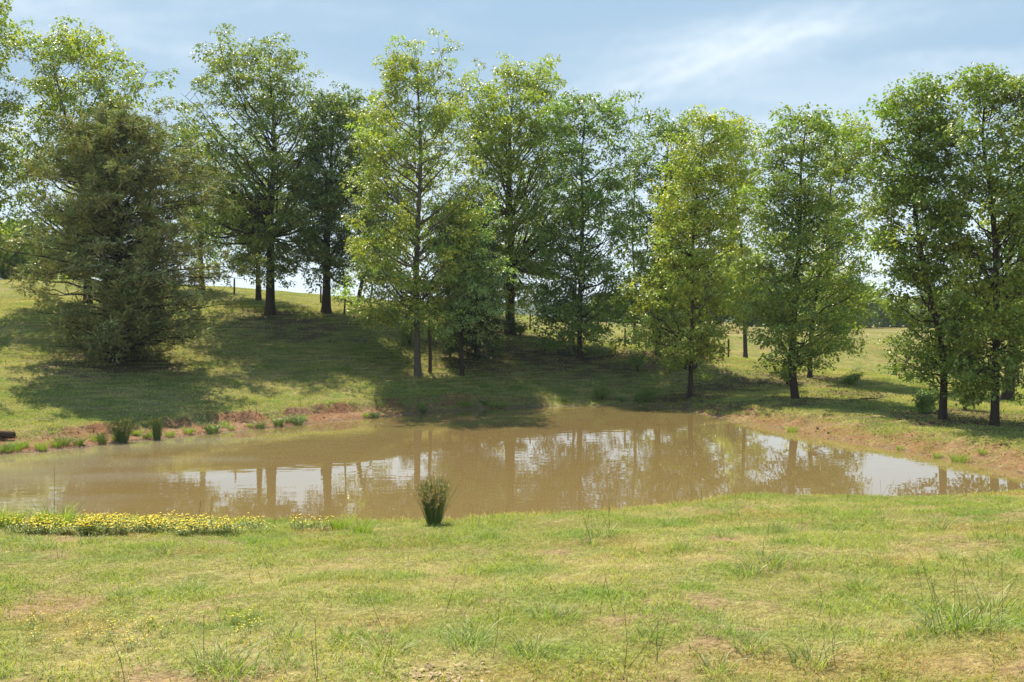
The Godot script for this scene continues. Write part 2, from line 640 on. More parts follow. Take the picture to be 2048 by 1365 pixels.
func blades(seed_: int, count: int, base_r: float, hmin: float, hmax: float, lean: float, droop: float, width: float, cols: Array, segs := 2) -> ArrayMesh:
	var r := RandomNumberGenerator.new()
	r.seed = seed_
	var s := Shape.new()
	for k in count:
		var a := r.randf() * TAU
		var rr := base_r * sqrt(r.randf())
		var p := Vector3(cos(a) * rr, -0.015, sin(a) * rr)
		var a2 := a + r.randfn() * 0.9 if base_r < 0.2 else r.randf() * TAU
		var out := Vector3(cos(a2), 0, sin(a2))
		var h := r.randf_range(hmin, hmax)
		var le := lean * r.randf_range(0.1, 1.0)
		var dr := droop * r.randf_range(0.3, 1.3)
		var face := r.randf() * TAU
		var side := Vector3(cos(face), 0, sin(face)) * width * r.randf_range(0.6, 1.3) * 0.5
		var col: Color = cols[r.randi() % cols.size()]
		col = col * r.randf_range(0.55, 1.35)
		col.a = 1.0
		var l0 := p - side
		var r0 := p + side
		for q in range(1, segs + 1):
			var t := float(q) / segs
			var c := p + out * h * (le * t + dr * t * t * 0.6) + Vector3.UP * h * (t - dr * 0.55 * t * t * t)
			var k2 := 1.0 - t * 0.35
			if q == segs:
				s.flat(l0, r0, c, col)
			else:
				var l1 := c - side * k2
				var r1 := c + side * k2
				s.flat(l0, r0, r1, col)
				s.flat(l0, r1, l1, col)
				l0 = l1
				r0 = r1
	return s.mesh()

# ---------------------------------------------------------------- trees
var clumps := {}

func make_clumps() -> void:
	var g := [Color(0.225, 0.30, 0.06), Color(0.19, 0.275, 0.068), Color(0.265, 0.325, 0.065), Color(0.30, 0.34, 0.082)]
	clumps.lobed = leaf_pad(11, 60, 0.40, 0.105, 0.46, g)
	clumps.oak = leaf_pad(12, 62, 0.38, 0.10, 0.38, g)
	clumps.small = leaf_pad(13, 60, 0.34, 0.085, 0.4, g)
	clumps.far = leaf_pad(14, 34, 0.8, 0.3, 0.42, g)
	clumps.cedar = spray_clump(15, 22, 0.45, [Color(0.135, 0.185, 0.08), Color(0.175, 0.205, 0.095), Color(0.105, 0.15, 0.068), Color(0.24, 0.24, 0.125)])
	clumps.dark = spray_clump(16, 24, 0.46, [Color(0.10, 0.14, 0.06), Color(0.125, 0.15, 0.065), Color(0.085, 0.12, 0.055)])

func profile_at(profile: Array, py: float) -> Vector2:
	if py <= profile[0][0]: return Vector2(profile[0][1], profile[0][2])
	for k in range(1, profile.size()):
		if py <= profile[k][0]:
			var t: float = (py - profile[k - 1][0]) / (profile[k][0] - profile[k - 1][0])
			return Vector2(lerpf(profile[k - 1][1], profile[k][1], t), lerpf(profile[k - 1][2], profile[k][2], t))
	var e: Array = profile[profile.size() - 1]
	return Vector2(e[1], e[2])

# d: name, label, base [px, py], depth (optional), path [[px, py] ...], profile, r (trunk radius), leaf, tint, boughs, twigs, rise, bark
func make_tree(d: Dictionary) -> Node3D:
	var r := RandomNumberGenerator.new()
	r.seed = d.seed
	var base: Vector3
	if d.has("depth"):
		base = at(d.base[0], d.base[1], d.depth)
		base.y = ground(base.x, base.z)
	else:
		base = on_ground(d.base[0], d.base[1])
	var depth := -base.z
	var k := depth / F
	var base_row: float = 640.0 - (base.y - EYE) / k
	var profile: Array = d.profile
	var top_row: float = profile[0][0]
	var low_row: float = profile[profile.size() - 1][0]
	var t := thing(d.name, d.label, d.get("category", "tree"), base, d.get("group", ""))
	# trunk line in metres, in the tree's own axes
	var line := PackedVector3Array()
	var given: Array = d.get("path", [])
	var pts := []
	for p in given:
		pts.append(Vector3((p[0] - d.base[0]) * k, (base_row - p[1]) * k, r.randfn() * 0.1))
	if pts.is_empty():
		pts = [Vector3.ZERO]
		var top := Vector3(((profile[0][1] + profile[0][2]) * 0.5 - d.base[0]) * k, (base_row - top_row) * k * 0.93, r.randf_range(-0.4, 0.4))
		for q in range(1, 6):
			var f := q / 5.0
			pts.append(Vector3(top.x * f * f, top.y * f, top.z * f) + Vector3(r.randfn(), 0, r.randfn()) * 0.1 * (1.0 if q < 5 else 0.3))
	pts[0] = Vector3(0, -0.25, 0)
	var n_line := 16
	for q in n_line + 1:
		var f := float(q) / n_line * (pts.size() - 1)
		var i := mini(int(f), pts.size() - 2)
		var a: Vector3 = pts[maxi(i - 1, 0)]
		var e: Vector3 = pts[mini(i + 2, pts.size() - 1)]
		line.append(pts[i].cubic_interpolate(pts[i + 1], a, e, f - i))
	var radii := PackedFloat32Array()
	var tr: float = d.r
	for q in n_line + 1:
		var f := float(q) / n_line
		radii.append(tr * (pow(1.0 - f, d.get("taper", 0.8)) * 0.93 + 0.05) * (1.0 + 0.5 * exp(-f * 26.0)))
	var bark: Material = M[d.get("bark", "bark")]
	var s := Shape.new()
	s.tube(line, radii, 10, Color(1, 1, 1), 0.05)
	part("trunk", s.mesh(), bark, t)
	var tint: Color = d.tint
	var crown := Foliage.new(clumps[d.leaf], tint, r)
	var boughs: int = d.boughs
	var twigs: int = d.get("twigs", 8)
	var rise: float = d.get("rise", 0.8)
	var scale_: float = d.get("clump", 1.0)
	var phase := r.randf() * TAU
	var rows := []
	# heights spread by how wide the crown is there
	var widths := []
	var sum := 0.0
	for q in 40:
		var row := lerpf(top_row, low_row, (q + 0.5) / 40.0)
		var pr := profile_at(profile, row)
		sum += pr.y - pr.x + 50.0
		widths.append([row, sum])
	for b in boughs:
		var want := sum * (b + r.randf()) / boughs
		for q in widths:
			if q[1] >= want:
				rows.append(q[0])
				break
	var bend: float = d.get("bend", 0.25)
	var inset: float = d.get("inset", clampf(depth / 130.0, 0.2, 0.4))
	var crest: float = (base_row - top_row) * k - d.get("inset", clampf(depth / 130.0, 0.2, 0.4)) - 0.38
	# openings where the crown lets the sky through
	var gaps := []
	for q in int(d.get("gaps", 15)):
		var row := lerpf(top_row, low_row, r.randf())
		var pr := profile_at(profile, row)
		var hw: float = (pr.y - pr.x) * 0.5 * k
		var a := r.randf() * TAU
		var f := r.randf_range(0.3, 1.0)
		gaps.append([Vector3(((pr.x + pr.y) * 0.5 - d.base[0]) * k + cos(a) * hw * f, (base_row - row) * k, sin(a) * hw * f), r.randf_range(0.24, 0.46) * clampf(hw, 1.0, 3.2)])
	for b in boughs:
		var row: float = rows[b]
		var pr := profile_at(profile, row)
		var y := (base_row - row) * k
		var f := 0.0
		var axis := line[n_line]
		for q in n_line:
			if line[q + 1].y >= y:
				axis = line[q].lerp(line[q + 1], clampf((y - line[q].y) / maxf(line[q + 1].y - line[q].y, 0.01), 0, 1))
				break
		var left: float = (d.base[0] - pr.x) * k
		var right: float = (pr.y - d.base[0]) * k
		var mid := (right - left) * 0.5
		var half := maxf((right + left) * d.get("fill", 0.54) - inset, 0.25)
		y = minf(y, crest)
		var ang := phase + b * 2.39996 + r.randfn() * 0.25
		var reach := lerpf(0.4, 1.0, sqrt(r.randf())) * r.randf_range(0.9, 1.16) * (1.0 + 0.17 * sin(ang * 2.0 + y * 1.1 + phase) + 0.12 * sin(y * 2.3 + phase * 3.0))
		var end := Vector3(mid + cos(ang) * half * reach, y + r.randfn() * 0.22, axis.z + sin(ang) * half * 0.95 * reach)
		var out := Vector2(end.x - axis.x, end.z - axis.z).length()
		var ya := clampf(y - out * rise * r.randf_range(0.7, 1.2) - 0.2, line[n_line].y * d.get("lowest", 0.18), line[n_line].y * 0.96)
		var ra := tr * 0.1
		var start := axis
		for q in n_line:
			if line[q + 1].y >= ya:
				var ff := clampf((ya - line[q].y) / maxf(line[q + 1].y - line[q].y, 0.01), 0, 1)
				start = line[q].lerp(line[q + 1], ff)
				ra = lerpf(radii[q], radii[q + 1], ff)
				break
		var length := start.distance_to(end)
		var ctrl := start.lerp(end, 0.5) + Vector3(0, -length * bend * 0.5 if rise > 0.3 else length * bend * 0.4, 0) + Vector3(r.randfn(), r.randfn(), r.randfn()) * length * 0.07
		var path := PackedVector3Array()
		var rad := PackedFloat32Array()
		var r0 := minf(ra * 0.62, 0.012 + length * d.get("limb", 0.014))
		for q in 8:
			var u := q / 7.0
			path.append(start.lerp(ctrl, u).lerp(ctrl.lerp(end, u), u) + (Vector3(r.randfn(), r.randfn(), r.randfn()) * 0.05 if q > 0 else Vector3.ZERO))
			rad.append(lerpf(r0, 0.007, pow(u, 0.8)))
		var bs := Shape.new()
		bs.tube(path, rad, 5, Color(1, 1, 1))
		var from_u: float = d.get("from", 0.42)
		for w in twigs:
			var u := lerpf(from_u, 1.0, (w + r.randf()) / twigs)
			var pi_ := minf(u * 7.0, 6.999)
			var o := path[int(pi_)].lerp(path[int(pi_) + 1], pi_ - int(pi_))
			var dirv := (path[7] - path[0]).normalized() * 0.5 + Vector3(r.randfn(), r.randfn() * 0.55 + d.get("perk", 0.15), r.randfn()).normalized()
			var tl: float = r.randf_range(0.4, 1.15) * d.get("spread", clampf(depth / 46.0, 0.62, 1.1))
			var e := o + dirv.normalized() * tl
			var hidden := false
			for gp in gaps:
				if e.distance_to(gp[0]) < gp[1]:
					hidden = true
			if hidden:
				continue
			bs.tube(PackedVector3Array([o, o.lerp(e, 0.5) + Vector3(r.randfn(), r.randfn(), r.randfn()) * 0.05, e]), PackedFloat32Array([0.011, 0.008, 0.004]), 3, Color(1, 1, 1))
			var lot: int = d.get("lot", 1)
			for c in lot:
				var pos := e if lot == 1 else o.lerp(e, lerpf(0.35, 1.05, float(c) / (lot - 1))) + Vector3(r.randfn(), r.randfn(), r.randfn()) * 0.12
				var bs_ := Basis.from_euler(Vector3(r.randfn() * 0.3, r.randf() * TAU, r.randfn() * 0.3)).scaled(Vector3(1.0, d.get("flat", 1.0), 1.0) * r.randf_range(0.7, 1.3) * scale_)
				crown.put(Transform3D(bs_, pos), r.randi())
		part("limb", bs.mesh(), bark, t)
	part("crown", crown.mesh(), M[d.get("leaf_material", "leaf")], t)
	return t

func build_trees() -> void:
	var green := Color(1.0, 1.0, 1.0)
	var bright := Color(1.35, 1.3, 1.0)
	var dark := Color(0.92, 0.98, 0.95)
	var gold := Color(1.75, 1.55, 1.15)
	var list := [
		{"name": "broadleaf_tree", "label": "lobed-leaf tree rising behind the tall brown cedar, its top in two domes", "base": [175, 600], "depth": 50.0, "r": 0.2, "leaf": "lobed", "tint": bright * 0.95, "boughs": 76, "twigs": 9, "limb": 0.024, "taper": 1.15, "seed": 2, "clump": 1.25,
			"profile": [[66, 85, 130], [80, 45, 275], [150, 25, 300], [220, 25, 305], [300, 15, 290], [400, 15, 280], [450, 40, 250]]},
		{"name": "broadleaf_tree", "label": "loose drooping tree on the outer side of the two-domed tree behind the cedar", "base": [-80, 600], "depth": 46.0, "r": 0.2, "leaf": "lobed", "tint": bright, "boughs": 60, "twigs": 9, "limb": 0.024, "taper": 1.15, "seed": 1, "clump": 1.2,
			"profile": [[-30, -130, -20], [20, -170, 42], [120, -180, 45], [230, -180, 28], [350, -170, 38], [430, -150, 42], [500, -140, 10]]},
		{"name": "broadleaf_tree", "label": "dark dense tree half hidden between the cedar and the big round oak", "base": [405, 605], "depth": 60.0, "r": 0.17, "leaf": "oak", "tint": dark, "boughs": 32, "twigs": 9, "seed": 3, "clump": 1.3,
			"profile": [[262, 340, 385], [300, 333, 430], [400, 338, 445], [470, 360, 455], [515, 380, 440]]},
		{"name": "oak_tree", "label": "largest round-topped oak with a thick dark trunk on the slope", "base": [540, 630], "r": 0.23, "leaf": "oak", "tint": green, "boughs": 118, "twigs": 9, "limb": 0.024, "taper": 1.15, "from": 0.45, "gaps": 16, "fill": 0.58, "seed": 4, "clump": 1.2, "rise": 1.0, "lowest": 0.3,
			"path": [[540, 630], [541, 500], [543, 380], [550, 300], [545, 200], [540, 110]],
			"profile": [[85, 505, 560], [110, 425, 620], [180, 392, 655], [250, 388, 670], [330, 362, 680], [420, 380, 665], [490, 400, 650], [555, 440, 620]]},
		{"name": "oak_tree", "label": "short forked oak standing close behind the thick dark trunk", "base": [517, 600], "r": 0.17, "leaf": "oak", "tint": dark, "boughs": 26, "twigs": 9, "limb": 0.024, "taper": 1.15, "seed": 5, "clump": 1.15, "lowest": 0.3,
			"profile": [[370, 470, 540], [430, 430, 555], [500, 430, 555], [540, 450, 545]]},
		{"name": "oak_tree", "label": "grey-green oak with two fused trunks next to the largest oak", "base": [652, 626], "r": 0.24, "leaf": "oak", "tint": Color(0.98, 0.95, 1.15), "boughs": 70, "twigs": 9, "limb": 0.024, "taper": 1.15, "from": 0.45, "gaps": 16, "fill": 0.58, "seed": 6, "clump": 1.15, "rise": 1.1, "lowest": 0.22,
			"profile": [[188, 650, 700], [225, 605, 728], [330, 590, 745], [430, 585, 735], [500, 595, 715], [568, 615, 692]]},
		{"name": "slender_tree", "label": "tree leaning out to the side with forked dark limbs by the fence crest", "base": [713, 616], "r": 0.13, "leaf": "lobed", "tint": bright * 0.95, "boughs": 54, "twigs": 9, "seed": 7,
			"path": [[713, 616], [725, 560], [752, 500], [775, 420], [770, 330], [750, 250]], "lowest": 0.25,
			"profile": [[205, 700, 770], [270, 690, 815], [360, 690, 840], [450, 690, 840], [520, 690, 810], [555, 705, 790]]},
		{"name": "sapling", "label": "thin leaning sapling with a bare lower stem beside the fused oak", "base": [688, 630], "r": 0.05, "leaf": "small", "tint": dark, "boughs": 12, "twigs": 5, "seed": 8, "lowest": 0.35,
			"profile": [[440, 675, 705], [490, 660, 720], [545, 668, 712]]},
		{"name": "sapling", "label": "straight dark sapling seen behind the leaning tree on the crest", "base": [738, 602], "r": 0.08, "leaf": "small", "tint": green, "boughs": 14, "twigs": 5, "seed": 9, "lowest": 0.3,
			"profile": [[430, 715, 760], [490, 700, 775], [560, 705, 770]]},
		{"name": "tulip_tree", "label": "tall pale-trunked tulip tree at the foot of the slope above the pond", "base": [836, 752], "r": 0.145, "bark": "pale_bark", "leaf": "lobed", "tint": Color(1.5, 1.38, 1.25), "boughs": 100, "twigs": 9, "from": 0.45, "gaps": 16, "fill": 0.58, "seed": 10, "rise": 0.75, "lowest": 0.2, "clump": 0.95,
			"path": [[836, 752], [833, 620], [836, 460], [842, 320], [838, 200], [833, 110]],
			"profile": [[103, 808, 850], [130, 770, 882], [180, 735, 900], [280, 722, 945], [360, 715, 975], [430, 702, 985], [520, 690, 960], [600, 692, 920], [645, 720, 880]]},
		{"name": "broadleaf_tree", "label": "silvery-leaved low tree drooping over the dark shrubs beside the tulip tree", "base": [925, 715], "depth": 43.0, "r": 0.1, "leaf": "small", "tint": Color(1.6, 1.6, 2.6), "boughs": 62, "twigs": 9, "seed": 11, "rise": 0.3, "clump": 1.0, "lowest": 0.2,
			"profile": [[420, 880, 930], [450, 868, 970], [520, 862, 1000], [580, 860, 1020], [640, 850, 1012], [668, 880, 960]]},
		{"name": "cedar_tree", "label": "dense dark evergreen crowding the foot of the multi-stemmed tree", "base": [950, 712], "depth": 45.5, "r": 0.12, "leaf": "dark", "leaf_material": "needle", "tint": green, "boughs": 64, "twigs": 7, "lot": 3, "flat": 0.6, "seed": 12, "rise": 0.1, "lowest": 0.02, "clump": 1.1,
			"profile": [[392, 920, 940], [450, 905, 985], [550, 890, 1000], [640, 870, 1010], [712, 862, 1015]]},
		{"name": "broadleaf_tree", "label": "big many-stemmed tree with a bright yellow-green dome beyond the silvery tree", "base": [1020, 670], "r": 0.27, "leaf": "lobed", "tint": Color(1.45, 1.38, 0.95), "boughs": 112, "twigs": 9, "limb": 0.024, "taper": 1.15, "from": 0.45, "gaps": 16, "fill": 0.58, "seed": 13, "rise": 1.15, "lowest": 0.26, "clump": 1.15,
			"path": [[1020, 670], [1020, 560], [1022, 470], [1018, 360], [1022, 230], [1030, 150]],
			"profile": [[125, 1030, 1095], [150, 930, 1108], [220, 905, 1140], [300, 918, 1150], [400, 925, 1145], [500, 940, 1135], [570, 955, 1110], [620, 985, 1100]]},
		{"name": "sweetgum_tree", "label": "tree with twin dark trunks and several rounded crown heads beside the many-stemmed tree", "base": [1160, 720], "r": 0.13, "leaf": "lobed", "tint": Color(0.95, 1.05, 0.95), "boughs": 84, "twigs": 8, "from": 0.5, "gaps": 20, "fill": 0.59, "seed": 14, "rise": 0.7, "lowest": 0.14, "clump": 1.1,
			"path": [[1160, 720], [1160, 600], [1165, 450], [1163, 330], [1170, 230]],
			"profile": [[195, 1140, 1178], [215, 1092, 1225], [240, 1075, 1258], [330, 1080, 1275], [430, 1085, 1265], [520, 1062, 1260], [620, 1058, 1250], [688, 1090, 1235]]},
		{"name": "sapling", "label": "thin companion stem almost touching the twin dark trunk", "base": [1150, 702], "r": 0.07, "leaf": "lobed", "tint": dark, "boughs": 16, "twigs": 5, "seed": 15, "lowest": 0.25,
			"profile": [[470, 1110, 1170], [560, 1085, 1185], [650, 1095, 1180]]},
		{"name": "sweetgum_tree", "label": "dark-leaved tree standing directly behind the golden young tree", "base": [1315, 711], "r": 0.14, "leaf": "lobed", "tint": Color(0.85, 0.95, 0.8), "boughs": 64, "twigs": 8, "from": 0.5, "gaps": 20, "fill": 0.59, "seed": 16, "rise": 0.7, "lowest": 0.12, "clump": 1.1,
			"path": [[1315, 711], [1318, 600], [1322, 480], [1330, 360], [1338, 260]],
			"profile": [[240, 1335, 1385], [252, 1278, 1400], [330, 1270, 1402], [420, 1270, 1395], [520, 1258, 1385], [600, 1235, 1380], [688, 1255, 1365]]},
		{"name": "tulip_tree", "label": "golden yellow-green young tulip tree on the pond's far corner", "base": [1380, 795], "r": 0.1, "leaf": "lobed", "tint": gold, "boughs": 88, "twigs": 9, "seed": 17, "rise": 0.55, "lowest": 0.1, "clump": 0.9,
			"path": [[1380, 795], [1383, 650], [1385, 500], [1395, 370], [1408, 250]],
			"profile": [[232, 1402, 1428], [262, 1375, 1455], [330, 1348, 1475], [400, 1310, 1490], [480, 1285, 1495], [560, 1278, 1490], [640, 1272, 1472], [700, 1300, 1455], [728, 1340, 1435]]},
		{"name": "broadleaf_tree", "label": "open yellowish tree rising over the far pasture beside the golden tulip tree", "base": [1492, 692], "depth": 62.0, "r": 0.13, "leaf": "lobed", "tint": Color(1.7, 1.45, 1.1), "boughs": 34, "twigs": 9, "seed": 18, "lowest": 0.3, "clump": 1.2,
			"profile": [[244, 1435, 1475], [290, 1440, 1512], [400, 1440, 1525], [500, 1450, 1530], [620, 1460, 1520]]},
		{"name": "sweetgum_tree", "label": "full tree with a tapering trunk rooted just behind the earth dam's shoulder", "base": [1593, 800], "r": 0.15, "leaf": "lobed", "tint": Color(1.12, 1.1, 0.9), "boughs": 80, "twigs": 8, "from": 0.5, "gaps": 20, "fill": 0.59, "seed": 19, "rise": 0.6, "lowest": 0.12, "clump": 0.92,
			"path": [[1593, 800], [1584, 715], [1592, 600], [1596, 480], [1600, 350], [1612, 250]],
			"profile": [[224, 1618, 1645], [245, 1512, 1660], [300, 1522, 1680], [400, 1510, 1680], [500, 1500, 1690], [600, 1488, 1695], [670, 1505, 1698], [728, 1560, 1672]]},
		{"name": "sweetgum_tree", "label": "double-stemmed tree leaning away just behind the tapering trunk", "base": [1620, 756], "r": 0.11, "leaf": "lobed", "tint": Color(1.35, 1.25, 0.9), "boughs": 54, "twigs": 8, "from": 0.5, "gaps": 20, "fill": 0.59, "seed": 20, "lowest": 0.12,
			"path": [[1620, 756], [1624, 650], [1640, 520], [1655, 400], [1675, 270]],
			"profile": [[238, 1655, 1722], [280, 1645, 1742], [400, 1640, 1750], [500, 1625, 1755], [600, 1610, 1750], [700, 1600, 1700]]},
		{"name": "sweetgum_tree", "label": "tree whose dark trunk kinks and leans out over the pasture", "base": [1885, 840], "r": 0.115, "leaf": "lobed", "tint": Color(1.05, 1.12, 0.9), "boughs": 90, "twigs": 8, "from": 0.5, "gaps": 20, "fill": 0.59, "seed": 21, "rise": 0.5, "lowest": 0.1, "clump": 0.88,
			"path": [[1885, 840], [1887, 740], [1872, 640], [1842, 520], [1825, 400], [1838, 270], [1840, 190]],
			"profile": [[168, 1825, 1852], [200, 1772, 1905], [290, 1762, 1920], [400, 1738, 1925], [500, 1742, 1930], [600, 1782, 1940], [690, 1790, 1958], [768, 1810, 1950]]},
		{"name": "sweetgum_tree", "label": "tall straight grey-trunked tree at the end of the earth dam", "base": [1990, 852], "r": 0.115, "leaf": "lobed", "tint": Color(1.15, 1.12, 0.95), "boughs": 84, "twigs": 8, "from": 0.5, "gaps": 20, "fill": 0.59, "seed": 22, "rise": 0.8, "lowest": 0.22, "clump": 0.88,
			"path": [[1990, 852], [1988, 680], [1988, 500], [1978, 380], [1960, 270], [1968, 160]],
			"profile": [[124, 1950, 1985], [140, 1935, 2070], [250, 1905, 2120], [350, 1902, 2130], [450, 1895, 2120], [560, 1905, 2110], [680, 1935, 2100], [770, 1955, 2090]]},
		{"name": "sweetgum_tree", "label": "thick fork-trunked tree behind the tall straight grey trunk", "base": [2014, 802], "r": 0.22, "leaf": "lobed", "tint": Color(1.2, 1.15, 0.85), "boughs": 36, "twigs": 8, "from": 0.5, "gaps": 20, "fill": 0.59, "seed": 23, "lowest": 0.14,
			"profile": [[190, 2040, 2140], [300, 2000, 2180], [500, 1995, 2175], [700, 2005, 2150]]},
		{"name": "cedar_tree", "label": "wide shaggy brown-green red cedar alone on the lawn slope", "base": [225, 727], "r": 0.14, "leaf": "cedar", "leaf_material": "needle", "tint": Color(1.6, 1.45, 1.15), "boughs": 190, "twigs": 8, "lot": 3, "flat": 0.85, "seed": 24, "rise": 0.14, "lowest": 0.03, "clump": 0.95, "from": 0.14, "spread": 0.74, "perk": 0.4, "gaps": 5, "fill": 0.56,
			"path": [[225, 727], [232, 640], [238, 520], [240, 420], [243, 330], [250, 250]],
			"profile": [[230, 236, 264], [258, 175, 318], [300, 112, 395], [360, 95, 412], [450, 80, 425], [520, 30, 437], [570, 48, 432], [640, 82, 412], [704, 105, 350]]},
	]
	for d in list:
		make_tree(d)
	# a dead stem beside the tulip tree
	var b := on_ground(860, 748)
	var k := -b.z / F
	var t := thing("dead_stem", "bare broken dead stem standing beside the pale tulip trunk", "dead tree", b)
	var s := Shape.new()
	s.tube(PackedVector3Array([Vector3(0, -0.2, 0), Vector3(0.01, 0.8, 0), Vector3(-0.05, 1.7, 0.03), Vector3(-0.02, 130 * k, 0)]), PackedFloat32Array([0.09, 0.075, 0.06, 0.02]), 8, Color(1, 1, 1), 0.08)
	part("trunk", s.mesh(), M.wood, t)
	s = Shape.new()
	s.tube(PackedVector3Array([Vector3(-0.04, 1.5, 0.02), Vector3(0.16, 1.9, 0.0), Vector3(0.22, 2.3, 0.05)]), PackedFloat32Array([0.03, 0.02, 0.006]), 5, Color(1, 1, 1))
	part("limb", s.mesh(), M.wood, t)
	# bare winter twigs above the crowns: a leafless tree behind
	build_bare_tree()

func build_bare_tree() -> void:
	var r := RandomNumberGenerator.new()
	r.seed = 91
	var b := at(1268, 680, 60)
	b.y = ground(b.x, b.z)
	var k := 60.0 / F
	var t := thing("bare_tree", "leafless grey tree whose bare twigs poke above the green crowns", "tree", b)
	var top := (640.0 - (b.y - EYE) / k - 228.0) * k
	var s := Shape.new()
	var line := PackedVector3Array()
	for q in 9:
		line.append(Vector3(r.randfn() * 0.06, -0.2 + top * q / 8.0, r.randfn() * 0.06))
	var rad := PackedFloat32Array()
	for q in 9:
		rad.append(0.11 * (1.0 - q / 8.15))
	s.tube(line, rad, 8, Color(1, 1, 1))
	part("trunk", s.mesh(), M.wood, t)
	for q in 16:
		var o := line[4].lerp(line[8], r.randf())
		var a := r.randf() * TAU
		var e := o + Vector3(cos(a) * 0.8, r.randf_range(0.8, 1.6), sin(a) * 0.8)
		var ls := Shape.new()
		ls.tube(PackedVector3Array([o, o.lerp(e, 0.5) + Vector3(r.randfn(), r.randfn(), r.randfn()) * 0.1, e]), PackedFloat32Array([0.02, 0.012, 0.006]), 4, Color(1, 1, 1))
		for w in 4:
			var u := o.lerp(e, r.randf_range(0.4, 1.0))
			ls.tube(PackedVector3Array([u, u + Vector3(r.randfn() * 0.25, r.randf_range(0.2, 0.7), r.randfn() * 0.25)]), PackedFloat32Array([0.012, 0.004]), 3, Color(1, 1, 1))
		part("limb", ls.mesh(), M.wood, t)

func far_tree(called: String, label: String, px: float, depth: float, h: float, w: float, tint: Color, seed_: int, group := "", from := 0.12) -> void:
	var r := RandomNumberGenerator.new()
	r.seed = seed_
	var p := at(px, 650, depth)
	p.y = ground(p.x, p.z)
	var t := thing(called, label, "tree", p, group)
	var s := Shape.new()
	s.tube(PackedVector3Array([Vector3(0, -0.3, 0), Vector3(0.1, h * 0.45, 0), Vector3(0, h * 0.9, 0.1)]), PackedFloat32Array([h * 0.02, h * 0.014, 0.03]), 7, Color(1, 1, 1))
	part("trunk", s.mesh(), M.bark, t)
	var crown := Foliage.new(clumps.far, tint, r)
	var heads := []
	for q in 26:
		var y := h * lerpf(from, 0.95, r.randf())
		var f := sin(clampf((y / h - from) / (1.0 - from) * 0.85 + 0.13, 0, 1) * PI)
		var a := r.randf() * TAU
		var rr := w * 0.5 * (0.35 + 0.65 * f) * sqrt(r.randf())
		heads.append(Vector3(cos(a) * rr, y, sin(a) * rr))
	for hd in heads:
		for q in 9:
			var v := Vector3(r.randfn(), r.randfn() * 0.7, r.randfn()) * w * 0.1
			crown.put(Transform3D(Basis.from_euler(Vector3(r.randfn() * 0.5, r.randf() * TAU, r.randfn() * 0.5)).scaled(Vector3.ONE * r.randf_range(0.7, 1.3)), hd + v), r.randi())
	part("crown", crown.mesh(), M.leaf, t)

func build_far_trees() -> void:
	var pale := Color(1.1, 1.1, 1.0)
	var deep := Color(1.0, 1.0, 0.95)
	far_tree("background_tree", "pale green tree at the crest beside the cedar, beyond the lawn", 25, 74.0, 4.6, 5.2, pale, 201, "", 0.05)
	far_tree("background_tree", "low pale bush-like tree under the crest sky behind the cedar", 105, 80.0, 4.0, 5.0, pale, 202, "", 0.05)
	var q := 0
	for a in [[1330, 118.0, 6.5], [1392, 112.0, 8.0], [1432, 120.0, 8.5], [1476, 112.0, 9.0], [1522, 116.0, 8.0], [1560, 124.0, 7.0]]:
		far_tree("background_tree", "dark green tree of the wood edge beyond the open pasture", a[0], a[1], a[2], a[2] * 0.75, deep, 210 + q, "dark trees along the pasture's far edge", 0.08)
		q += 1
	q = 0
	for a in [[1210, 125.0, 3.0], [1255, 122.0, 3.6], [1625, 128.0, 7.5], [1668, 122.0, 6.5], [1705, 134.0, 6.0], [1740, 140.0, 4.6], [1775, 150.0, 3.6], [1820, 150.0, 4.5], [1870, 145.0, 6.0], [1925, 140.0, 6.0], [1980, 140.0, 6.5], [2035, 138.0, 7.0], [2090, 138.0, 7.0]]:
		far_tree("background_tree", "light green tree beyond the far end of the pasture", a[0], a[1], a[2], a[2] * 0.95, pale, 230 + q, "pale trees beyond the pasture", 0.03)
		q += 1
	# wooded ridge a kilometre off
	var s := Shape.new()
	var r := RandomNumberGenerator.new()
	r.seed = 300
	var cols := 160
	for i in cols + 1:
		var x := lerpf(-900.0, 900.0, float(i) / cols)
		var hgt := 15.0 + 7.0 * sin(x * 0.006 + 1.0) + 4.0 * sin(x * 0.021) + noise_a.get_noise_2d(x * 0.6, 3.0) * 9.0
		for j in 6:
			var f := j / 5.0
			s.vert(Vector3(x, lerpf(1.0, hgt, sin(f * PI * 0.5)) + noise_b.get_noise_2d(x * 1.5, f * 60.0) * 2.5, lerpf(-760.0, -1000.0, f)), Vector3.UP, Color(0.05, 0.075, 0.03))
	for i in cols:
		for j in 5:
			var a := i * 6 + j
			s.tri(a, a + 1, a + 6)
			s.tri(a + 1, a + 7, a + 6)
	var o := part("hills", s.mesh(), M.clod, self)
	tag(o, "low wooded ridge on the hazy horizon", "hill", "", "structure")

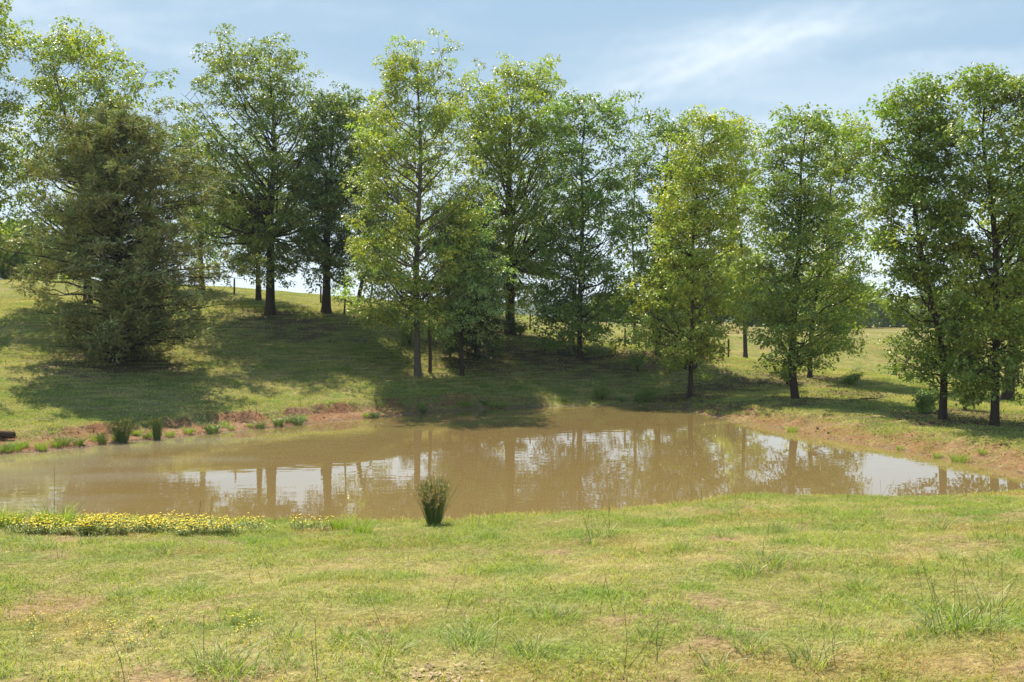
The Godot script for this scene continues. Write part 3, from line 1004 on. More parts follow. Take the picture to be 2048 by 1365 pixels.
# ---------------------------------------------------------------- ground cover
func build_grass() -> void:
	var r := RandomNumberGenerator.new()
	r.seed = 40
	var near_cols := [Color(1, 1, 1), Color(0.8, 1.0, 0.7), Color(1.15, 1.05, 1.1), Color(1.3, 1.05, 1.4), Color(0.65, 0.9, 0.6)]
	var near_mesh := [blades(41, 56, 0.2, 0.02, 0.065, 0.9, 0.8, 0.005, near_cols), blades(42, 40, 0.2, 0.03, 0.13, 0.7, 0.8, 0.0065, near_cols)]
	var dry := blades(43, 50, 0.22, 0.01, 0.05, 2.2, 0.6, 0.004, [Color(1.35, 1.15, 1.5), Color(1.15, 1.0, 1.3), Color(0.6, 0.45, 0.5), Color(0.8, 0.6, 0.7)])
	var far_mesh := blades(44, 60, 0.42, 0.03, 0.10, 0.9, 0.8, 0.014, near_cols)
	var sets := [[], [], [], []]
	var cols := [PackedColorArray(), PackedColorArray(), PackedColorArray(), PackedColorArray()]
	# the lawn on the camera's side
	var step := 0.115
	var z := -3.5
	while z > -20.8:
		var half := -z * 0.56 + 2.2
		var x := -half
		while x < half:
			var px := x + r.randf_range(-0.5, 0.5) * step * 1.6
			var pz := z + r.randf_range(-0.5, 0.5) * step * 1.6
			x += step
			var d := shore_distance(px, pz)
			if d < 0.12:
				continue
			var b := bare(px, pz, d)
			if r.randf() < b * 0.8:
				if r.randf() < 0.6: continue
			var c := sward(px, pz) * r.randf_range(0.8, 1.2)
			var which := 0
			var lush := noise_b.get_noise_2d(px * 7.0 + 5.0, pz * 7.0)
			if lush > -0.1 + r.randf() * 0.5: which = 1
			if r.randf() < 0.22 + b * 0.5: which = 2
			if which == 1: c = c.lerp(Color(0.27, 0.42, 0.07), 0.45)
			c.a = 1.0
			var sc := r.randf_range(0.7, 1.2)
			if d < 0.7 and r.randf() < 0.6:
				which = 1
				sc *= r.randf_range(1.0, 2.0) if px < 5.0 else r.randf_range(0.6, 1.1)
			sets[which].append(Transform3D(Basis(Vector3.UP, r.randf() * TAU).scaled(Vector3(1, sc, 1)), Vector3(px, ground(px, pz), pz)))
			cols[which].append(c)
		z -= step
	var names := ["lawn_grass", "lush_grass", "dry_grass", "hillside_grass"]
	var labels := ["short yellow-green lawn grass on the near bank", "longer green grass patches scattered through the near lawn", "flat straw-coloured dry grass on the near bank", "short grass on the slopes beyond the pond"]
	# the slopes beyond the water
	z = -21.0
	while z > -80.0:
		var st := 0.27 if z > -52.0 else 0.5
		var half := -z * 0.56 + 2.0
		var x := -half
		while x < half:
			var px := x + r.randf_range(-0.8, 0.8) * st
			var pz := z + r.randf_range(-0.8, 0.8) * st
			x += st
			var d := shore_distance(px, pz)
			if d < 0.25: continue
			if r.randf() < bare(px, pz, d) * 0.93: continue
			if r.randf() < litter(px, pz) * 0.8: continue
			var c := sward(px, pz) * r.randf_range(0.8, 1.2)
			c.a = 1.0
			var sc := r.randf_range(0.6, 1.3)
			sets[3].append(Transform3D(Basis(Vector3.UP, r.randf() * TAU).scaled(Vector3(1, sc, 1)), Vector3(px, ground(px, pz), pz)))
			cols[3].append(c)
		z -= st
	for q in 4:
		var places: Array[Transform3D] = []
		places.assign(sets[q])
		var o := many(names[q], [near_mesh[0], near_mesh[1], dry, far_mesh][q], M.grass, self, places, cols[q])
		tag(o, labels[q], "grass", "", "stuff")
		print(names[q], " ", places.size())

func tuft(called: String, label: String, category: String, where: Vector3, mesh: Mesh, material: Material, group := "", sc := 1.0, turn := 0.0) -> Node3D:
	var t := thing(called, label, category, where, group)
	t.rotation.y = turn
	t.scale = Vector3.ONE * sc
	part("blades", mesh, material, t)
	return t

func rush_clump(label: String, where: Vector3, h: float, spread: float, count: int, seed_: int, heads: int, tone: Color) -> void:
	var r := RandomNumberGenerator.new()
	r.seed = seed_
	var t := thing("rush_clump", label, "rush", where)
	var s := Shape.new()
	var hs := Shape.new()
	for k in count:
		var a := r.randf() * TAU
		var u := sqrt(r.randf())
		var rr := spread * 0.42 * u
		var p := Vector3(cos(a) * rr, -0.04, sin(a) * rr)
		var out := Vector3(cos(a), 0, sin(a))
		var l := h * r.randf_range(0.72, 1.0) * (1.0 - 0.12 * u)
		var lean := spread * 1.0 * u * r.randf_range(0.5, 1.15) + (r.randf_range(0.1, 0.35) if r.randf() < 0.06 else 0.0)
		var e := p + out * lean + Vector3(r.randfn() * 0.03, l, r.randfn() * 0.03)
		var col := Color(0.11, 0.2, 0.04).lerp(Color(0.28, 0.32, 0.09), r.randf() * 0.7) * tone
		if r.randf() < 0.06:
			col = Color(0.4, 0.33, 0.16)
		col.a = 1.0
		var m := p.lerp(e, 0.5) - out * lean * 0.1 + Vector3(0, l * 0.03, 0)
		s.tube(PackedVector3Array([p, m, e]), PackedFloat32Array([0.0035, 0.0034, 0.002]), 3, col)
		if k < heads:
			var hp := m.lerp(e, r.randf_range(0.05, 0.9))
			var hc := Color(0.62, 0.46, 0.28) * r.randf_range(0.75, 1.25)
			hc.a = 1.0
			for q in 9:
				var o := hp + Vector3(r.randfn(), r.randfn(), r.randfn()) * 0.013
				var w := Vector3(r.randfn(), r.randfn(), r.randfn()).normalized() * 0.008
				var w2 := w.cross(Vector3(r.randfn(), r.randfn(), r.randfn())).normalized() * 0.008
				hs.flat(o - w, o + w2, o + w, hc)
				hs.flat(o - w, o + w, o - w2, hc)
	part("stems", s.mesh(), M.rush, t)
	if heads > 0:
		part("seed_heads", hs.mesh(), M.petal, t)

func build_plants() -> void:
	# rushes and sedges round the water
	rush_clump("tall green rush with brown seed heads at the near water edge", on_ground(868, 1052), 0.86, 0.21, 340, 501, 330, Color(1, 1, 1))
	rush_clump("broad dark rush clump on the cut clay bank beside a slimmer one", on_ground(243, 884), 0.85, 0.34, 380, 502, 120, Color(0.9, 0.95, 0.9))
	rush_clump("slim upright rush clump on the clay bank", on_ground(314, 879), 0.82, 0.18, 260, 503, 60, Color(0.9, 0.95, 0.9))
	rush_clump("small low rush beside the broad dark clump", on_ground(204, 888), 0.42, 0.18, 110, 504, 0, Color(1.3, 1.3, 1.0))
	var sedge_cols := [Color(0.11, 0.19, 0.04), Color(0.16, 0.24, 0.05), Color(0.26, 0.32, 0.09), Color(0.1, 0.16, 0.05)]
	var sedge := blades(510, 170, 0.16, 0.35, 0.6, 0.8, 0.9, 0.010, sedge_cols, 4)
	var fresh_cols := [Color(0.24, 0.38, 0.05), Color(0.3, 0.43, 0.06), Color(0.2, 0.3, 0.05), Color(0.42, 0.46, 0.12)]
	var fresh := blades(511, 190, 0.14, 0.18, 0.42, 0.65, 0.6, 0.007, fresh_cols, 3)
	var q := 0
	for p in [[424, 867, 1.0, "arching sedge mound at the water below the dry stalks"], [520, 857, 0.75, "small round sedge mound next to the eroded gully"], [556, 852, 0.8, "sedge tuft just past the eroded gully in the bank"], [596, 850, 0.85, "dark sedge mound where the tree shade meets the bank"],
			[750, 836, 0.7, "sedge tuft in the shade at the far waterline"], [846, 826, 0.65, "low sedge tuft below the pale tulip tree"]]:
		tuft("sedge_tuft", p[3], "sedge", on_ground(p[0], p[1]), sedge, M.rush, "", p[2], q * 1.3)
		q += 1
	for p in [[110, 1058, 1.35, "tall bright grass tuft among yellow flowers at the near edge"], [12, 1056, 1.2, "bright grass tuft at the flower strip's end"], [680, 1060, 0.85, "rounded fresh grass tuft past the end of the flowers"], [725, 1066, 0.8, "wide low grass tuft between the flowers and the tall rush"],
			[1002, 815, 0.9, "lone sunlit tuft on the far point of the shore"], [1585, 866, 0.9, "bright tuft at the waterline of the earth dam's shoulder"], [1918, 926, 1.1, "upright tuft at the waterline of the bare dam"], [1875, 916, 0.6, "small round tuft on the bare dam's waterline"], [1965, 908, 0.55, "little tuft higher up the bare dam"], [1800, 900, 0.5, "thin weed at the bare dam's waterline"]]:
		tuft("grass_tuft", p[3], "grass tuft", on_ground(p[0], p[1]), fresh, M.grass, "", p[2], q * 1.7)
		q += 1
	var r := RandomNumberGenerator.new()
	r.seed = 520
	for k in 46:
		var px := r.randf_range(-20, 400) if k < 24 else r.randf_range(400, 1560)
		var s0 := shore[0]
		var best := 900.0
		var py := 0.0
		for pt in [[-30, 912], [0, 909], [80, 905], [160, 896], [250, 885], [330, 878], [420, 868], [500, 859], [560, 855], [630, 848], [700, 840], [760, 836], [820, 829], [880, 824], [940, 820], [1010, 817], [1100, 814], [1230, 812], [1300, 813], [1345, 818], [1400, 829], [1450, 841], [1500, 851], [1560, 860]]:
			if pt[0] <= px: py = pt[1]
		var g := on_ground(px, py - r.randf_range(1, 12))
		if g.y < 0.02: g = on_ground(px, py - 14)
		tuft("bank_tuft", "low tuft of grass growing along the far waterline", "grass tuft", g, fresh if k % 5 else sedge, M.grass, "tufts along the far waterline", r.randf_range(0.45, 0.9), r.randf() * TAU)
	# loose tufts in the near lawn
	var loose := [blades(530, 110, 0.13, 0.08, 0.24, 0.8, 1.0, 0.0055, [Color(0.2, 0.31, 0.05), Color(0.26, 0.36, 0.08), Color(0.38, 0.42, 0.2)], 4), blades(531, 90, 0.12, 0.08, 0.28, 0.8, 0.9, 0.006, [Color(0.16, 0.28, 0.05), Color(0.22, 0.33, 0.08), Color(0.5, 0.47, 0.28)], 4)]
	for p in [[1085, 1235, 1.0], [1120, 1245, 1.0], [700, 1282, 0.9], [930, 1300, 1.1], [945, 1285, 0.9], [1530, 1135, 1.4], [1500, 1150, 1.0], [1600, 1140, 0.8], [1370, 1100, 0.8], [1900, 1265, 1.4], [1960, 1262, 1.3], [1850, 1270, 1.1], [1990, 1220, 1.0], [575, 1280, 0.9], [440, 1345, 1.3], [470, 1355, 1.1],
			[570, 1340, 0.8], [780, 1310, 0.9], [1290, 1280, 0.8], [1720, 1180, 0.9], [1760, 1130, 0.8], [1900, 1120, 1.0], [1880, 1060, 0.9], [1980, 1130, 1.0], [330, 1110, 0.9], [180, 1090, 0.9], [80, 1100, 1.0], [240, 1200, 0.8], [380, 1190, 1.0], [760, 1095, 0.8], [1060, 1310, 0.8], [1180, 1090, 0.8],
			[1210, 1075, 1.1], [1500, 1300, 0.9], [1620, 1330, 0.9], [1430, 1345, 0.9], [1440, 1270, 0.9], [1680, 1060, 0.8], [1560, 1065, 0.9], [1460, 1030, 0.9], [1530, 1020, 0.8], [1340, 1055, 0.8], [1450, 1075, 0.9], [980, 1075, 0.7]]:
		tuft("lawn_tuft", "loose bright grass tuft standing out of the short near lawn", "grass tuft", on_ground(p[0], p[1]), loose[r.randi() % 2], M.grass, "loose tufts in the near lawn", p[2] * r.randf_range(0.85, 1.15), r.randf() * TAU)
	# thin seeding stalks
	for p in [[1958, 1275, 0.62, 5], [1925, 1270, 0.6, 4], [1905, 1268, 0.5, 3], [785, 1270, 0.42, 1], [905, 1230, 0.4, 1], [1225, 1350, 0.5, 2], [1310, 1330, 0.4, 2], [640, 1365, 0.4, 2], [250, 1362, 0.4, 1], [370, 1350, 0.45, 1], [1650, 1240, 0.4, 1], [1240, 1230, 0.35, 2], [1170, 1085, 0.4, 4], [1235, 1075, 0.4, 3], [1650, 1330, 0.4, 3], [750, 1345, 0.35, 1], [980, 1320, 0.4, 1], [1810, 1210, 0.35, 2], [1540, 1110, 0.4, 4], [1490, 1060, 0.35, 4], [1620, 1050, 0.35, 4], [1760, 1050, 0.35, 3], [1990, 1090, 0.35, 3], [110, 1120, 0.35, 2], [60, 1080, 0.4, 2], [510, 1170, 0.3, 2]]:
		seed_stalk("seed_stalk", "thin green seeding grass stalks rising from the near lawn", on_ground(p[0], p[1]), p[2], p[3], Color(0.11, 0.15, 0.04), Color(0.2, 0.17, 0.08), r.randi(), "seeding stalks in the near lawn", 0.0022)
	for p in [[112, 1046, 0.98, 1, "single tall reddish weed stalk beside the bright tuft in the flowers"], [402, 1064, 0.62, 2, "pair of brown weed stalks among the yellow flowers"], [547, 1060, 0.22, 1, "short dark stub at the end of the yellow flowers"]]:
		seed_stalk("weed_stalk", p[4], on_ground(p[0], p[1]), p[2], p[3], Color(0.15, 0.08, 0.05), Color(0.18, 0.1, 0.06), r.randi(), "", 0.0035)
	for p in [[420, 836, 1.0, 9, "tallest group of dry reddish stalks on the cut bank"], [490, 834, 0.75, 4, "sparse dry stalks between the tall group and the gully"], [512, 840, 0.65, 3, "leaning dry stalk over the eroded gully"], [598, 815, 0.55, 2, "faint pair of dry stalks on the lawn above the bank"]]:
		seed_stalk("dry_stalks", p[4], on_ground(p[0], p[1]), p[2], p[3], Color(0.3, 0.19, 0.11), Color(0.42, 0.32, 0.2), r.randi(), "", 0.006)
	for p in [[940, 1050], [1000, 1045], [1210, 1030], [1400, 1012], [1480, 1005], [1700, 1003], [1760, 1000], [1930, 992], [1990, 990], [1520, 1004], [300, 1062], [200, 1060], [620, 1062]]:
		seed_stalk("shore_stalk", "thin pale grass stalks showing against the water at the near edge", on_ground(p[0], p[1] + 4), r.randf_range(0.3, 0.5), 4, Color(0.25, 0.24, 0.08), Color(0.42, 0.33, 0.2), r.randi(), "grass stalks along the near edge", 0.0028)
	build_flowers()
	build_log()
	build_fallen()
	build_posts()
	build_bushes()
	build_clods()

func seed_stalk(called: String, label: String, where: Vector3, h: float, count: int, col: Color, head: Color, seed_: int, group: String, w: float) -> void:
	var r := RandomNumberGenerator.new()
	r.seed = seed_
	var t := thing(called, label, "weed", where, group)
	for k in count:
		var s := Shape.new()
		var p := Vector3(r.randfn() * 0.05 * sqrt(count), -0.03, r.randfn() * 0.05)
		var l := h * r.randf_range(0.75, 1.05)
		var e := p + Vector3(r.randfn() * 0.16 * h + r.randfn() * 0.12 * h, l, r.randfn() * 0.12 * h)
		var m := p.lerp(e, 0.5) + Vector3(r.randfn() * 0.02, 0, 0)
		s.tube(PackedVector3Array([p, m, e]), PackedFloat32Array([w, w * 0.8, w * 0.4]), 4, col)
		var o := part("stalk", s.mesh(), M.grass, t)
		var hs := Shape.new()
		for q in 12:
			var u := lerpf(0.78, 1.0, q / 11.0)
			var c := m.lerp(e, (u - 0.5) * 2.0)
			var d := Vector3(r.randfn(), 0.9, r.randfn()).normalized() * 0.02
			var side := d.cross(Vector3(r.randfn(), 0, r.randfn())).normalized() * w * 1.1
			hs.flat(c - side, c + d, c + side, head)
		part("seed_head", hs.mesh(), M.grass, o)

func build_flowers() -> void:
	var r := RandomNumberGenerator.new()
	r.seed = 600
	var s := Shape.new()
	for k in 7:
		var p := Vector3(r.randfn() * 0.05, -0.02, r.randfn() * 0.05)
		var e := p + Vector3(r.randfn() * 0.05, r.randf_range(0.2, 0.36), r.randfn() * 0.05)
		s.tube(PackedVector3Array([p, p.lerp(e, 0.5) + Vector3(r.randfn() * 0.015, 0, 0), e]), PackedFloat32Array([0.002, 0.0016, 0.001]), 3, Color(0.16, 0.22, 0.04))
		for lf in 5:
			var o := p.lerp(e, r.randf_range(0.1, 0.7))
			var d := Vector3(r.randfn(), 0.6, r.randfn()).normalized() * 0.05
			var sd := d.cross(Vector3.UP).normalized() * 0.006
			s.flat(o, o + d * 0.5 + sd, o + d, Color(0.17, 0.25, 0.04))
			s.flat(o, o + d, o + d * 0.5 - sd, Color(0.17, 0.25, 0.04))
		if k % 5 == 4: continue
		var tilt := Basis.from_euler(Vector3(r.randfn() * 0.5, r.randf() * TAU, r.randfn() * 0.5))
		for q in 5:
			var a := TAU * q / 5.0
			var d := tilt * Vector3(cos(a), 0.35, sin(a)) * 0.0125
			var sd := tilt * Vector3(-sin(a), 0, cos(a)) * 0.0068
			var y := Color(0.88, 0.72, 0.03)
			s.flat(e, e + d * 0.8 + sd, e + d * 1.1, y)
			s.flat(e, e + d * 1.1, e + d * 0.8 - sd, y)
	var plant := s.mesh()
	var places: Array[Transform3D] = []
	var tints := PackedColorArray()
	for k in 1500:
		var px := r.randf_range(-60, 660)
		var u := (px - 280.0) / 300.0
		if r.randf() > exp(-u * u * 1.6) * 0.95 + 0.06: continue
		if px > 500 and r.randf() < 0.55: continue
		var g := on_ground(px, 1056 + r.randf_range(-4, 16) * (1.0 if px < 480 else 0.7))
		if g.y < 0.03 or r.randf() > 0.6 + 1.3 * noise_b.get_noise_2d(g.x * 11.0, g.z * 11.0): continue
		var sc := r.randf_range(0.22, 0.72) * (0.9 + 0.5 * noise_a.get_noise_2d(g.x * 9.0, g.z * 9.0))
		places.append(Transform3D(Basis(Vector3.UP, r.randf() * TAU).scaled(Vector3(1, sc, 1)), g))
		tints.append(Color(1, r.randf_range(0.9, 1.05), 1))
	var o := many("yellow_flowers", plant, M.petal, self, places, tints)
	tag(o, "strip of small yellow wildflowers along the near water edge", "flowers", "", "stuff")
	places = []
	tints = PackedColorArray()
	for k in 40:
		var g := on_ground(r.randf_range(60, 330), r.randf_range(1240, 1310)) if k < 28 else on_ground(r.randf_range(420, 520), r.randf_range(1210, 1290))
		places.append(Transform3D(Basis(Vector3.UP, r.randf() * TAU).scaled(Vector3(0.5, 0.25, 0.5)), g))
		tints.append(Color(1, 0.95, 1))
	o = many("lawn_flowers", plant, M.petal, self, places, tints)
	tag(o, "few scattered yellow flowers low in the near lawn", "flowers", "", "stuff")

func build_log() -> void:
	var a := on_ground(-25, 872)
	var t := thing("driftwood_log", "short dark log lying on the clay bank by the water", "log", a + Vector3(0.2, 0.05, 0.05))
	var s := Shape.new()
	s.tube(PackedVector3Array([Vector3(-0.6, 0.02, 0.05), Vector3(-0.2, 0.03, 0), Vector3(0.2, 0, 0.02), Vector3(0.5, -0.02, 0.0), Vector3(0.56, -0.02, 0.0)]), PackedFloat32Array([0.1, 0.11, 0.105, 0.1, 0.085]), 10, Color(0.75, 0.7, 0.65), 0.08)
	part("stem", s.mesh(), M.wood, t)
	s = Shape.new()
	s.tube(PackedVector3Array([Vector3(-0.05, 0.08, 0.02), Vector3(0.05, 0.2, 0.1), Vector3(0.1, 0.3, 0.12)]), PackedFloat32Array([0.025, 0.018, 0.006]), 6, Color(0.8, 0.75, 0.7))
	part("branch_stub", s.mesh(), M.wood, t)

func build_fallen() -> void:
	var r := RandomNumberGenerator.new()
	r.seed = 650
	for p in [[708, 652, 1.6, 0.3, "forked fallen branch in the shade below the fused oak"], [575, 648, 1.1, -0.5, "short fallen branch on the litter below the largest oak"], [1075, 705, 1.3, 0.8, "fallen branch in the dappled litter near the twin dark trunk"], [1745, 800, 1.0, 0.2, "small fallen branch behind the earth dam past the seedling"]]:
		var b := on_ground(p[0], p[1])
		var t := thing("fallen_branch", p[4], "branch", b + Vector3(0, 0.03, 0))
		t.rotation.y = p[3]
		var l: float = p[2]
		var s := Shape.new()
		s.tube(PackedVector3Array([Vector3(-l * 0.5, 0.0, 0), Vector3(-l * 0.15, 0.03, 0.06), Vector3(l * 0.2, 0.02, -0.03), Vector3(l * 0.5, 0.06, 0.05)]), PackedFloat32Array([0.035, 0.03, 0.02, 0.006]), 6, Color(1, 1, 1), 0.06)
		part("stem", s.mesh(), M.wood, t)
		for k in 3:
			s = Shape.new()
			var o := Vector3(l * r.randf_range(-0.1, 0.4), 0.03, 0.0)
			s.tube(PackedVector3Array([o, o + Vector3(0.15, 0.05, r.randfn() * 0.15), o + Vector3(0.35, r.randf() * 0.15, r.randfn() * 0.3)]), PackedFloat32Array([0.014, 0.01, 0.004]), 5, Color(1, 1, 1))
			part("twig", s.mesh(), M.wood, t)

func build_posts() -> void:
	var q := 0
	for p in [[1060, 662, 42, "slim fence post between the many-stemmed tree and the twin trunk"], [1250, 694, 34, "fence post half hidden by low leaves past the twin trunk"], [1350, 705, 34, "fence post glimpsed between the dark tree and the golden tree"], [1457, 716, 34, "fence post under the golden tree's outer twigs beside the brown path"],
			[1790, 752, 34, "thick square fence post in the open pasture beside the kinked tree"], [2037, 771, 30, "fence post beyond the thick forked trunk"], [641, 606, 26, "thin fence post on the crest beside the fused oak"], [468, 590, 26, "thin fence post on the crest beside the short forked oak"], [22, 562, 22, "thin fence post on the crest past the cedar's foot"]]:
		var b := on_ground(p[0], p[1])
		var h: float = maxf(p[2] * -b.z / F, 0.95)
		var thick := 0.075 if q == 4 else 0.05
		var t := thing("fence_post", p[3], "fence post", b, "posts of the pasture fence")
		var s := Shape.new()
		s.tube(PackedVector3Array([Vector3(0, -0.3, 0), Vector3(0.01, h * 0.5, 0), Vector3(0.015, h - 0.02, 0.0), Vector3(0.015, h, 0.0)]), PackedFloat32Array([thick, thick, thick * 0.96, thick * 0.8]), 8, Color(1, 0.95, 0.9), 0.05)
		part("post", s.mesh(), M.wood, t)
		for k in 3:
			s = Shape.new()
			var y := h * (0.4 + 0.25 * k)
			s.tube(PackedVector3Array([Vector3(-0.03, y, thick), Vector3(0.0, y, thick + 0.015), Vector3(0.03, y, thick)]), PackedFloat32Array([0.004, 0.004, 0.004]), 4, Color(0.4, 0.4, 0.4))
			part("staple", s.mesh(), M.wood, t)
		q += 1

func build_bushes() -> void:
	var r := RandomNumberGenerator.new()
	r.seed = 700
	for p in [[1275, 745, 0.9, "low leafy bush in dappled shade below the dark-leaved tree"], [1340, 745, 0.7, "small leafy bush at the dark-leaved tree's foot"], [1575, 770, 0.9, "leafy seedling bush in shade beside the tapering trunk"], [1700, 770, 0.6, "little shaded seedling past the double-stemmed tree"], [1865, 810, 0.8, "dark seedling bush close to the kinked trunk"],
			[1845, 826, 0.6, "tiny dark seedling on the dam side of the kinked trunk"], [1930, 820, 1.0, "leafy bush between the kinked trunk and the tall grey trunk"], [1040, 672, 0.8, "small bush at the many-stemmed tree's foot"], [820, 690, 1.1, "leafy bush behind the pale tulip trunk"], [900, 715, 1.0, "dark bush under the silvery-leaved tree"], [985, 705, 1.0, "dark bush between silvery tree and many-stemmed tree"],
			[1205, 800, 0.7, "low shaded bush by the far waterline"], [1290, 806, 0.6, "low grassy bush at the pond's far corner"]]:
		var b := on_ground(p[0], p[1])
		var t := thing("bush", p[3], "bush", b)
		var leaves := Foliage.new(clumps.small, Color(0.95, 1.0, 0.95), r)
		for k in 9:
			var s := Shape.new()
			var a := r.randf() * TAU
			var e: Vector3 = Vector3(cos(a) * r.randf_range(0.1, 0.5), r.randf_range(0.4, 1.0), sin(a) * r.randf_range(0.1, 0.5)) * p[2]
			s.tube(PackedVector3Array([Vector3(0, -0.05, 0), e * 0.5 + Vector3(0, 0.08, 0), e]), PackedFloat32Array([0.012, 0.008, 0.003]), 4, Color(1, 1, 1))
			part("stem", s.mesh(), M.bark, t)
			for c in 4:
				leaves.put(Transform3D(Basis.from_euler(Vector3(r.randfn() * 0.3, r.randf() * TAU, r.randfn() * 0.3)).scaled(Vector3.ONE * r.randf_range(0.4, 0.75)), e * lerpf(0.45, 1.0, c / 3.0) + Vector3(r.randfn(), r.randfn() * 0.5, r.randfn()) * 0.08), r.randi())
		part("leaves", leaves.mesh(), M.leaf, t)

func build_clods() -> void:
	var r := RandomNumberGenerator.new()
	r.seed = 800
	var s := Shape.new()
	var ico := SphereMesh.new()
	ico.radial_segments = 7
	ico.rings = 4
	ico.radius = 0.5
	ico.height = 1.0
	var arr := ico.get_mesh_arrays()
	var vs: PackedVector3Array = arr[Mesh.ARRAY_VERTEX]
	for k in vs.size():
		var v := vs[k]
		var f := 1.0 + noise_b.get_noise_3d(v.x * 60.0, v.y * 60.0, v.z * 60.0) * 0.55
		s.vert(Vector3(v.x, v.y * 0.65, v.z) * f, v.normalized(), Color.WHITE)
	s.i = arr[Mesh.ARRAY_INDEX]
	var clod := s.mesh()
	var places: Array[Transform3D] = []
	var tints := PackedColorArray()
	for k in 24000:
		var x := r.randf_range(-18, 16)
		var z := r.randf_range(-42, -20)
		var d := shore_distance(x, z)
		if d < 0.03 or d > 3.5: continue
		if r.randf() > bare(x, z, d) * 0.9: continue
		var sz := r.randf_range(0.015, 0.05) * (2.0 if r.randf() < 0.06 else 1.0)
		places.append(Transform3D(Basis.from_euler(Vector3(r.randfn() * 0.4, r.randf() * TAU, r.randfn() * 0.4)).scaled(Vector3(sz, sz, sz)), Vector3(x, ground(x, z) + sz * 0.1, z)))
		var c := Color(0.31, 0.17, 0.09).lerp(Color(0.40, 0.28, 0.18), r.randf()) * r.randf_range(0.7, 1.15)
		c.a = 1.0
		tints.append(c)
	var o := many("soil_clods", clod, M.clod, self, places, tints)
	tag(o, "crumbled clay clods on the eroded pond banks", "soil", "", "stuff")
	# dry leaves: one curled leaf, many times
	s = Shape.new()
	for sg in [-1.0, 1.0]:
		s.flat(Vector3(0, 0, 0), Vector3(0.5, 0.18, 0.32 * sg), Vector3(1, 0.05, 0), Color.WHITE)
		s.flat(Vector3(0, 0, 0), Vector3(0.15, 0.12, 0.25 * sg), Vector3(0.5, 0.18, 0.32 * sg), Color.WHITE)
	var lf := s.mesh()
	places = []
	tints = PackedColorArray()
	for k in 130:
		var g := on_ground(868 + r.randfn() * 52, 1354 + r.randfn() * 14)
		places.append(Transform3D(Basis.from_euler(Vector3(r.randfn() * 0.25, r.randf() * TAU, r.randfn() * 0.25)).scaled(Vector3(1, 0.5, 1) * r.randf_range(0.02, 0.045)), g + Vector3(0, 0.008 + r.randf() * 0.01, 0)))
		tints.append(Color(0.58, 0.42, 0.29) * r.randf_range(0.6, 1.3))
	for k in 9000:
		var sp := litter_spots[r.randi() % litter_spots.size()]
		var x := sp.x + r.randfn() * sp.z * 0.5
		var z := sp.y + r.randfn() * sp.z * 0.5
		if shore_distance(x, z) < 0.3: continue
		places.append(Transform3D(Basis.from_euler(Vector3(r.randfn() * 0.5, r.randf() * TAU, r.randfn() * 0.5)).scaled(Vector3.ONE * r.randf_range(0.04, 0.085)), Vector3(x, ground(x, z) + 0.02, z)))
		tints.append(Color(0.3, 0.2, 0.13) * r.randf_range(0.5, 1.3))
	o = many("fallen_leaves", lf, M.clod, self, places, tints)
	tag(o, "brown fallen leaves littering the ground under the trees", "leaves", "", "stuff")

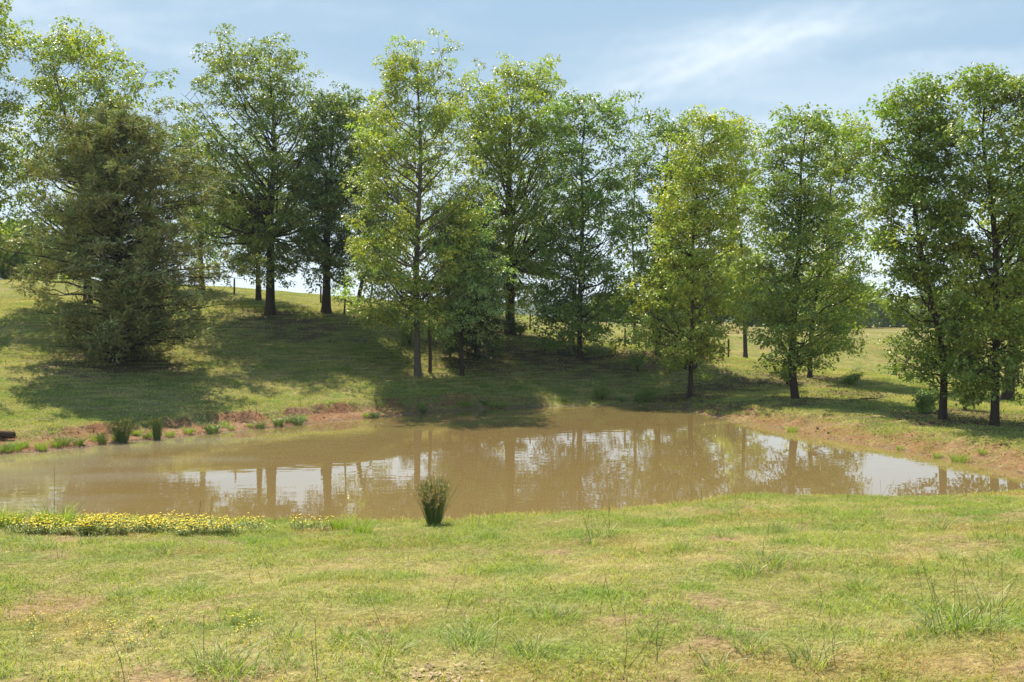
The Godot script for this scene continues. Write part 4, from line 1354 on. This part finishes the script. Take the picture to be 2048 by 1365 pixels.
# ---------------------------------------------------------------- sky and light
func make_sky() -> Sky:
	var w := 1536
	var h := 768
	var im := Image.create(w, h, false, Image.FORMAT_RGBF)
	var wisp := FastNoiseLite.new()
	wisp.seed = 5
	wisp.noise_type = FastNoiseLite.TYPE_SIMPLEX_SMOOTH
	wisp.frequency = 0.35
	wisp.fractal_octaves = 5
	wisp.fractal_gain = 0.55
	wisp.domain_warp_enabled = true
	wisp.domain_warp_amplitude = 1.6
	wisp.domain_warp_frequency = 0.3
	var zen := Color(0.095, 0.19, 0.35)
	var mid := Color(0.198, 0.283, 0.367)
	var hor := Color(0.45, 0.52, 0.565)
	# long wisps: azimuth and height in degrees, length, breadth, tilt, strength
	var streaks := [[-15.0, 17.9, 4.6, 0.9, -0.20, 0.9], [-8.0, 18.6, 4.0, 0.6, -0.1, 0.4], [9.5, 14.4, 9.0, 2.4, -0.06, 0.38], [4.0, 15.2, 4.0, 0.35, 0.25, 0.5], [13.0, 13.4, 4.0, 0.5, 0.3, 0.5], [20.0, 17.2, 9.0, 2.0, 0.05, 0.5], [25.5, 15.6, 5.0, 0.5, 0.12, 0.5], [2.0, 16.6, 10.0, 1.6, 0.03, 0.35], [-17.0, 14.0, 4.0, 0.8, 0.1, 0.3]]
	var rs := RandomNumberGenerator.new()
	rs.seed = 9
	for k in 70:
		streaks.append([rs.randf_range(34.0, 326.0), rs.randf_range(6.0, 30.0), rs.randf_range(4.0, 9.0), rs.randf_range(0.4, 1.4), rs.randfn() * 0.15, rs.randf_range(0.3, 0.8)])
	for j in h:
		var el := PI * (0.5 - (j + 0.5) / h)
		var up := sin(el)
		var deg := rad_to_deg(el)
		var near := []
		for st in streaks:
			if absf(deg - st[1]) < 6.0: near.append(st)
		for i in w:
			var c := hor
			if up > 0.0:
				c = hor.lerp(mid, smoothstep(0.0, 0.24, up)).lerp(zen, smoothstep(0.2, 0.95, up))
				var az := TAU * ((i + 0.5) / w - 0.5)
				var q := Vector2(sin(az), -cos(az)) * cos(el) / (up + 0.14)
				var n := wisp.get_noise_2d(q.x * 1.0 + q.y * 0.5, q.y * 2.6 - q.x * 0.3) * 0.5 + 0.5
				var n2 := wisp.get_noise_2d(q.x * 0.5 + 40.0, q.y * 0.7) * 0.5 + 0.5
				var cl := smoothstep(0.42, 0.85, n) * smoothstep(0.35, 0.7, n2) * smoothstep(0.02, 0.12, up) * 0.7
				for st in near:
					var da := wrapf(rad_to_deg(az) - st[0], -180.0, 180.0)
					if absf(da) < st[2] * 2.2:
						var dv: float = (deg - st[1] - da * st[4]) / st[3]
						var g: float = exp(-(da / st[2]) ** 2 - dv * dv * 0.8)
						if g > 0.01:
							var fib := wisp.get_noise_2d(da * 0.8 + st[1] * 9.0, (deg - da * (st[4] + 0.12)) * 4.5) * 0.5 + 0.5
							cl += g * st[5] * (0.5 + 0.6 * smoothstep(0.3, 0.75, fib))
				c = c.lerp(Color(0.455, 0.50, 0.535), clampf(cl, 0.0, 1.0) * 0.72)
			im.set_pixel(i, j, c)
	var m := PanoramaSkyMaterial.new()
	m.panorama = ImageTexture.create_from_image(im)
	var s := Sky.new()
	s.sky_material = m
	return s

func _ready() -> void:
	noise_a.seed = 1
	noise_a.noise_type = FastNoiseLite.TYPE_SIMPLEX_SMOOTH
	noise_a.frequency = 0.1
	noise_a.fractal_octaves = 3
	noise_b.seed = 2
	noise_b.noise_type = FastNoiseLite.TYPE_SIMPLEX_SMOOTH
	noise_b.frequency = 0.1
	noise_b.fractal_octaves = 2
	var cam := Camera3D.new()
	cam.name = "camera"
	cam.position = Vector3(0, EYE, 0)
	cam.rotation.x = PITCH
	cam.fov = rad_to_deg(2.0 * atan(682.5 / F))
	cam.near = 0.1
	cam.far = 4000.0
	add_child(cam)
	var env := Environment.new()
	env.background_mode = Environment.BG_SKY
	env.sky = make_sky()
	env.tonemap_mode = Environment.TONE_MAPPER_LINEAR
	env.tonemap_exposure = 2.25
	env.fog_enabled = true
	env.fog_density = 0.0003
	env.fog_light_color = Color(0.86, 0.91, 0.96)
	env.sdfgi_enabled = true
	env.ssao_enabled = true
	env.ssil_enabled = true
	var we := WorldEnvironment.new()
	we.name = "surroundings"
	we.environment = env
	add_child(we)
	var sun := DirectionalLight3D.new()
	sun.name = "sun"
	sun.light_energy = 1.45
	sun.light_color = Color(1.0, 0.96, 0.88)
	sun.light_angular_distance = 0.5
	sun.shadow_enabled = true
	add_child(sun)
	# high sun behind the trees, a little to the left
	var towards_sun := Vector3(sin(deg_to_rad(-22.0)) * cos(deg_to_rad(57.0)), sin(deg_to_rad(57.0)), -cos(deg_to_rad(-22.0)) * cos(deg_to_rad(57.0)))
	sun.look_at_from_position(Vector3(0, 50, 0), Vector3(0, 50, 0) - towards_sun, Vector3.UP)
	make_materials()
	make_shore()
	solve_terrain()
	print("terrain ", Time.get_ticks_msec())
	build_ground()
	print("ground ", Time.get_ticks_msec())
	build_water()
	print("water ", Time.get_ticks_msec())
	make_clumps()
	build_trees()
	print("trees ", Time.get_ticks_msec())
	build_far_trees()
	build_grass()
	print("grass ", Time.get_ticks_msec())
	build_plants()
	var tris := 0
	for o in find_children("*", "MeshInstance3D", true, false):
		var a: Array = o.mesh.surface_get_arrays(0)
		tris += (a[Mesh.ARRAY_INDEX].size() if a[Mesh.ARRAY_INDEX] != null else a[Mesh.ARRAY_VERTEX].size()) / 3
	print("done ", Time.get_ticks_msec(), " triangles ", tris)
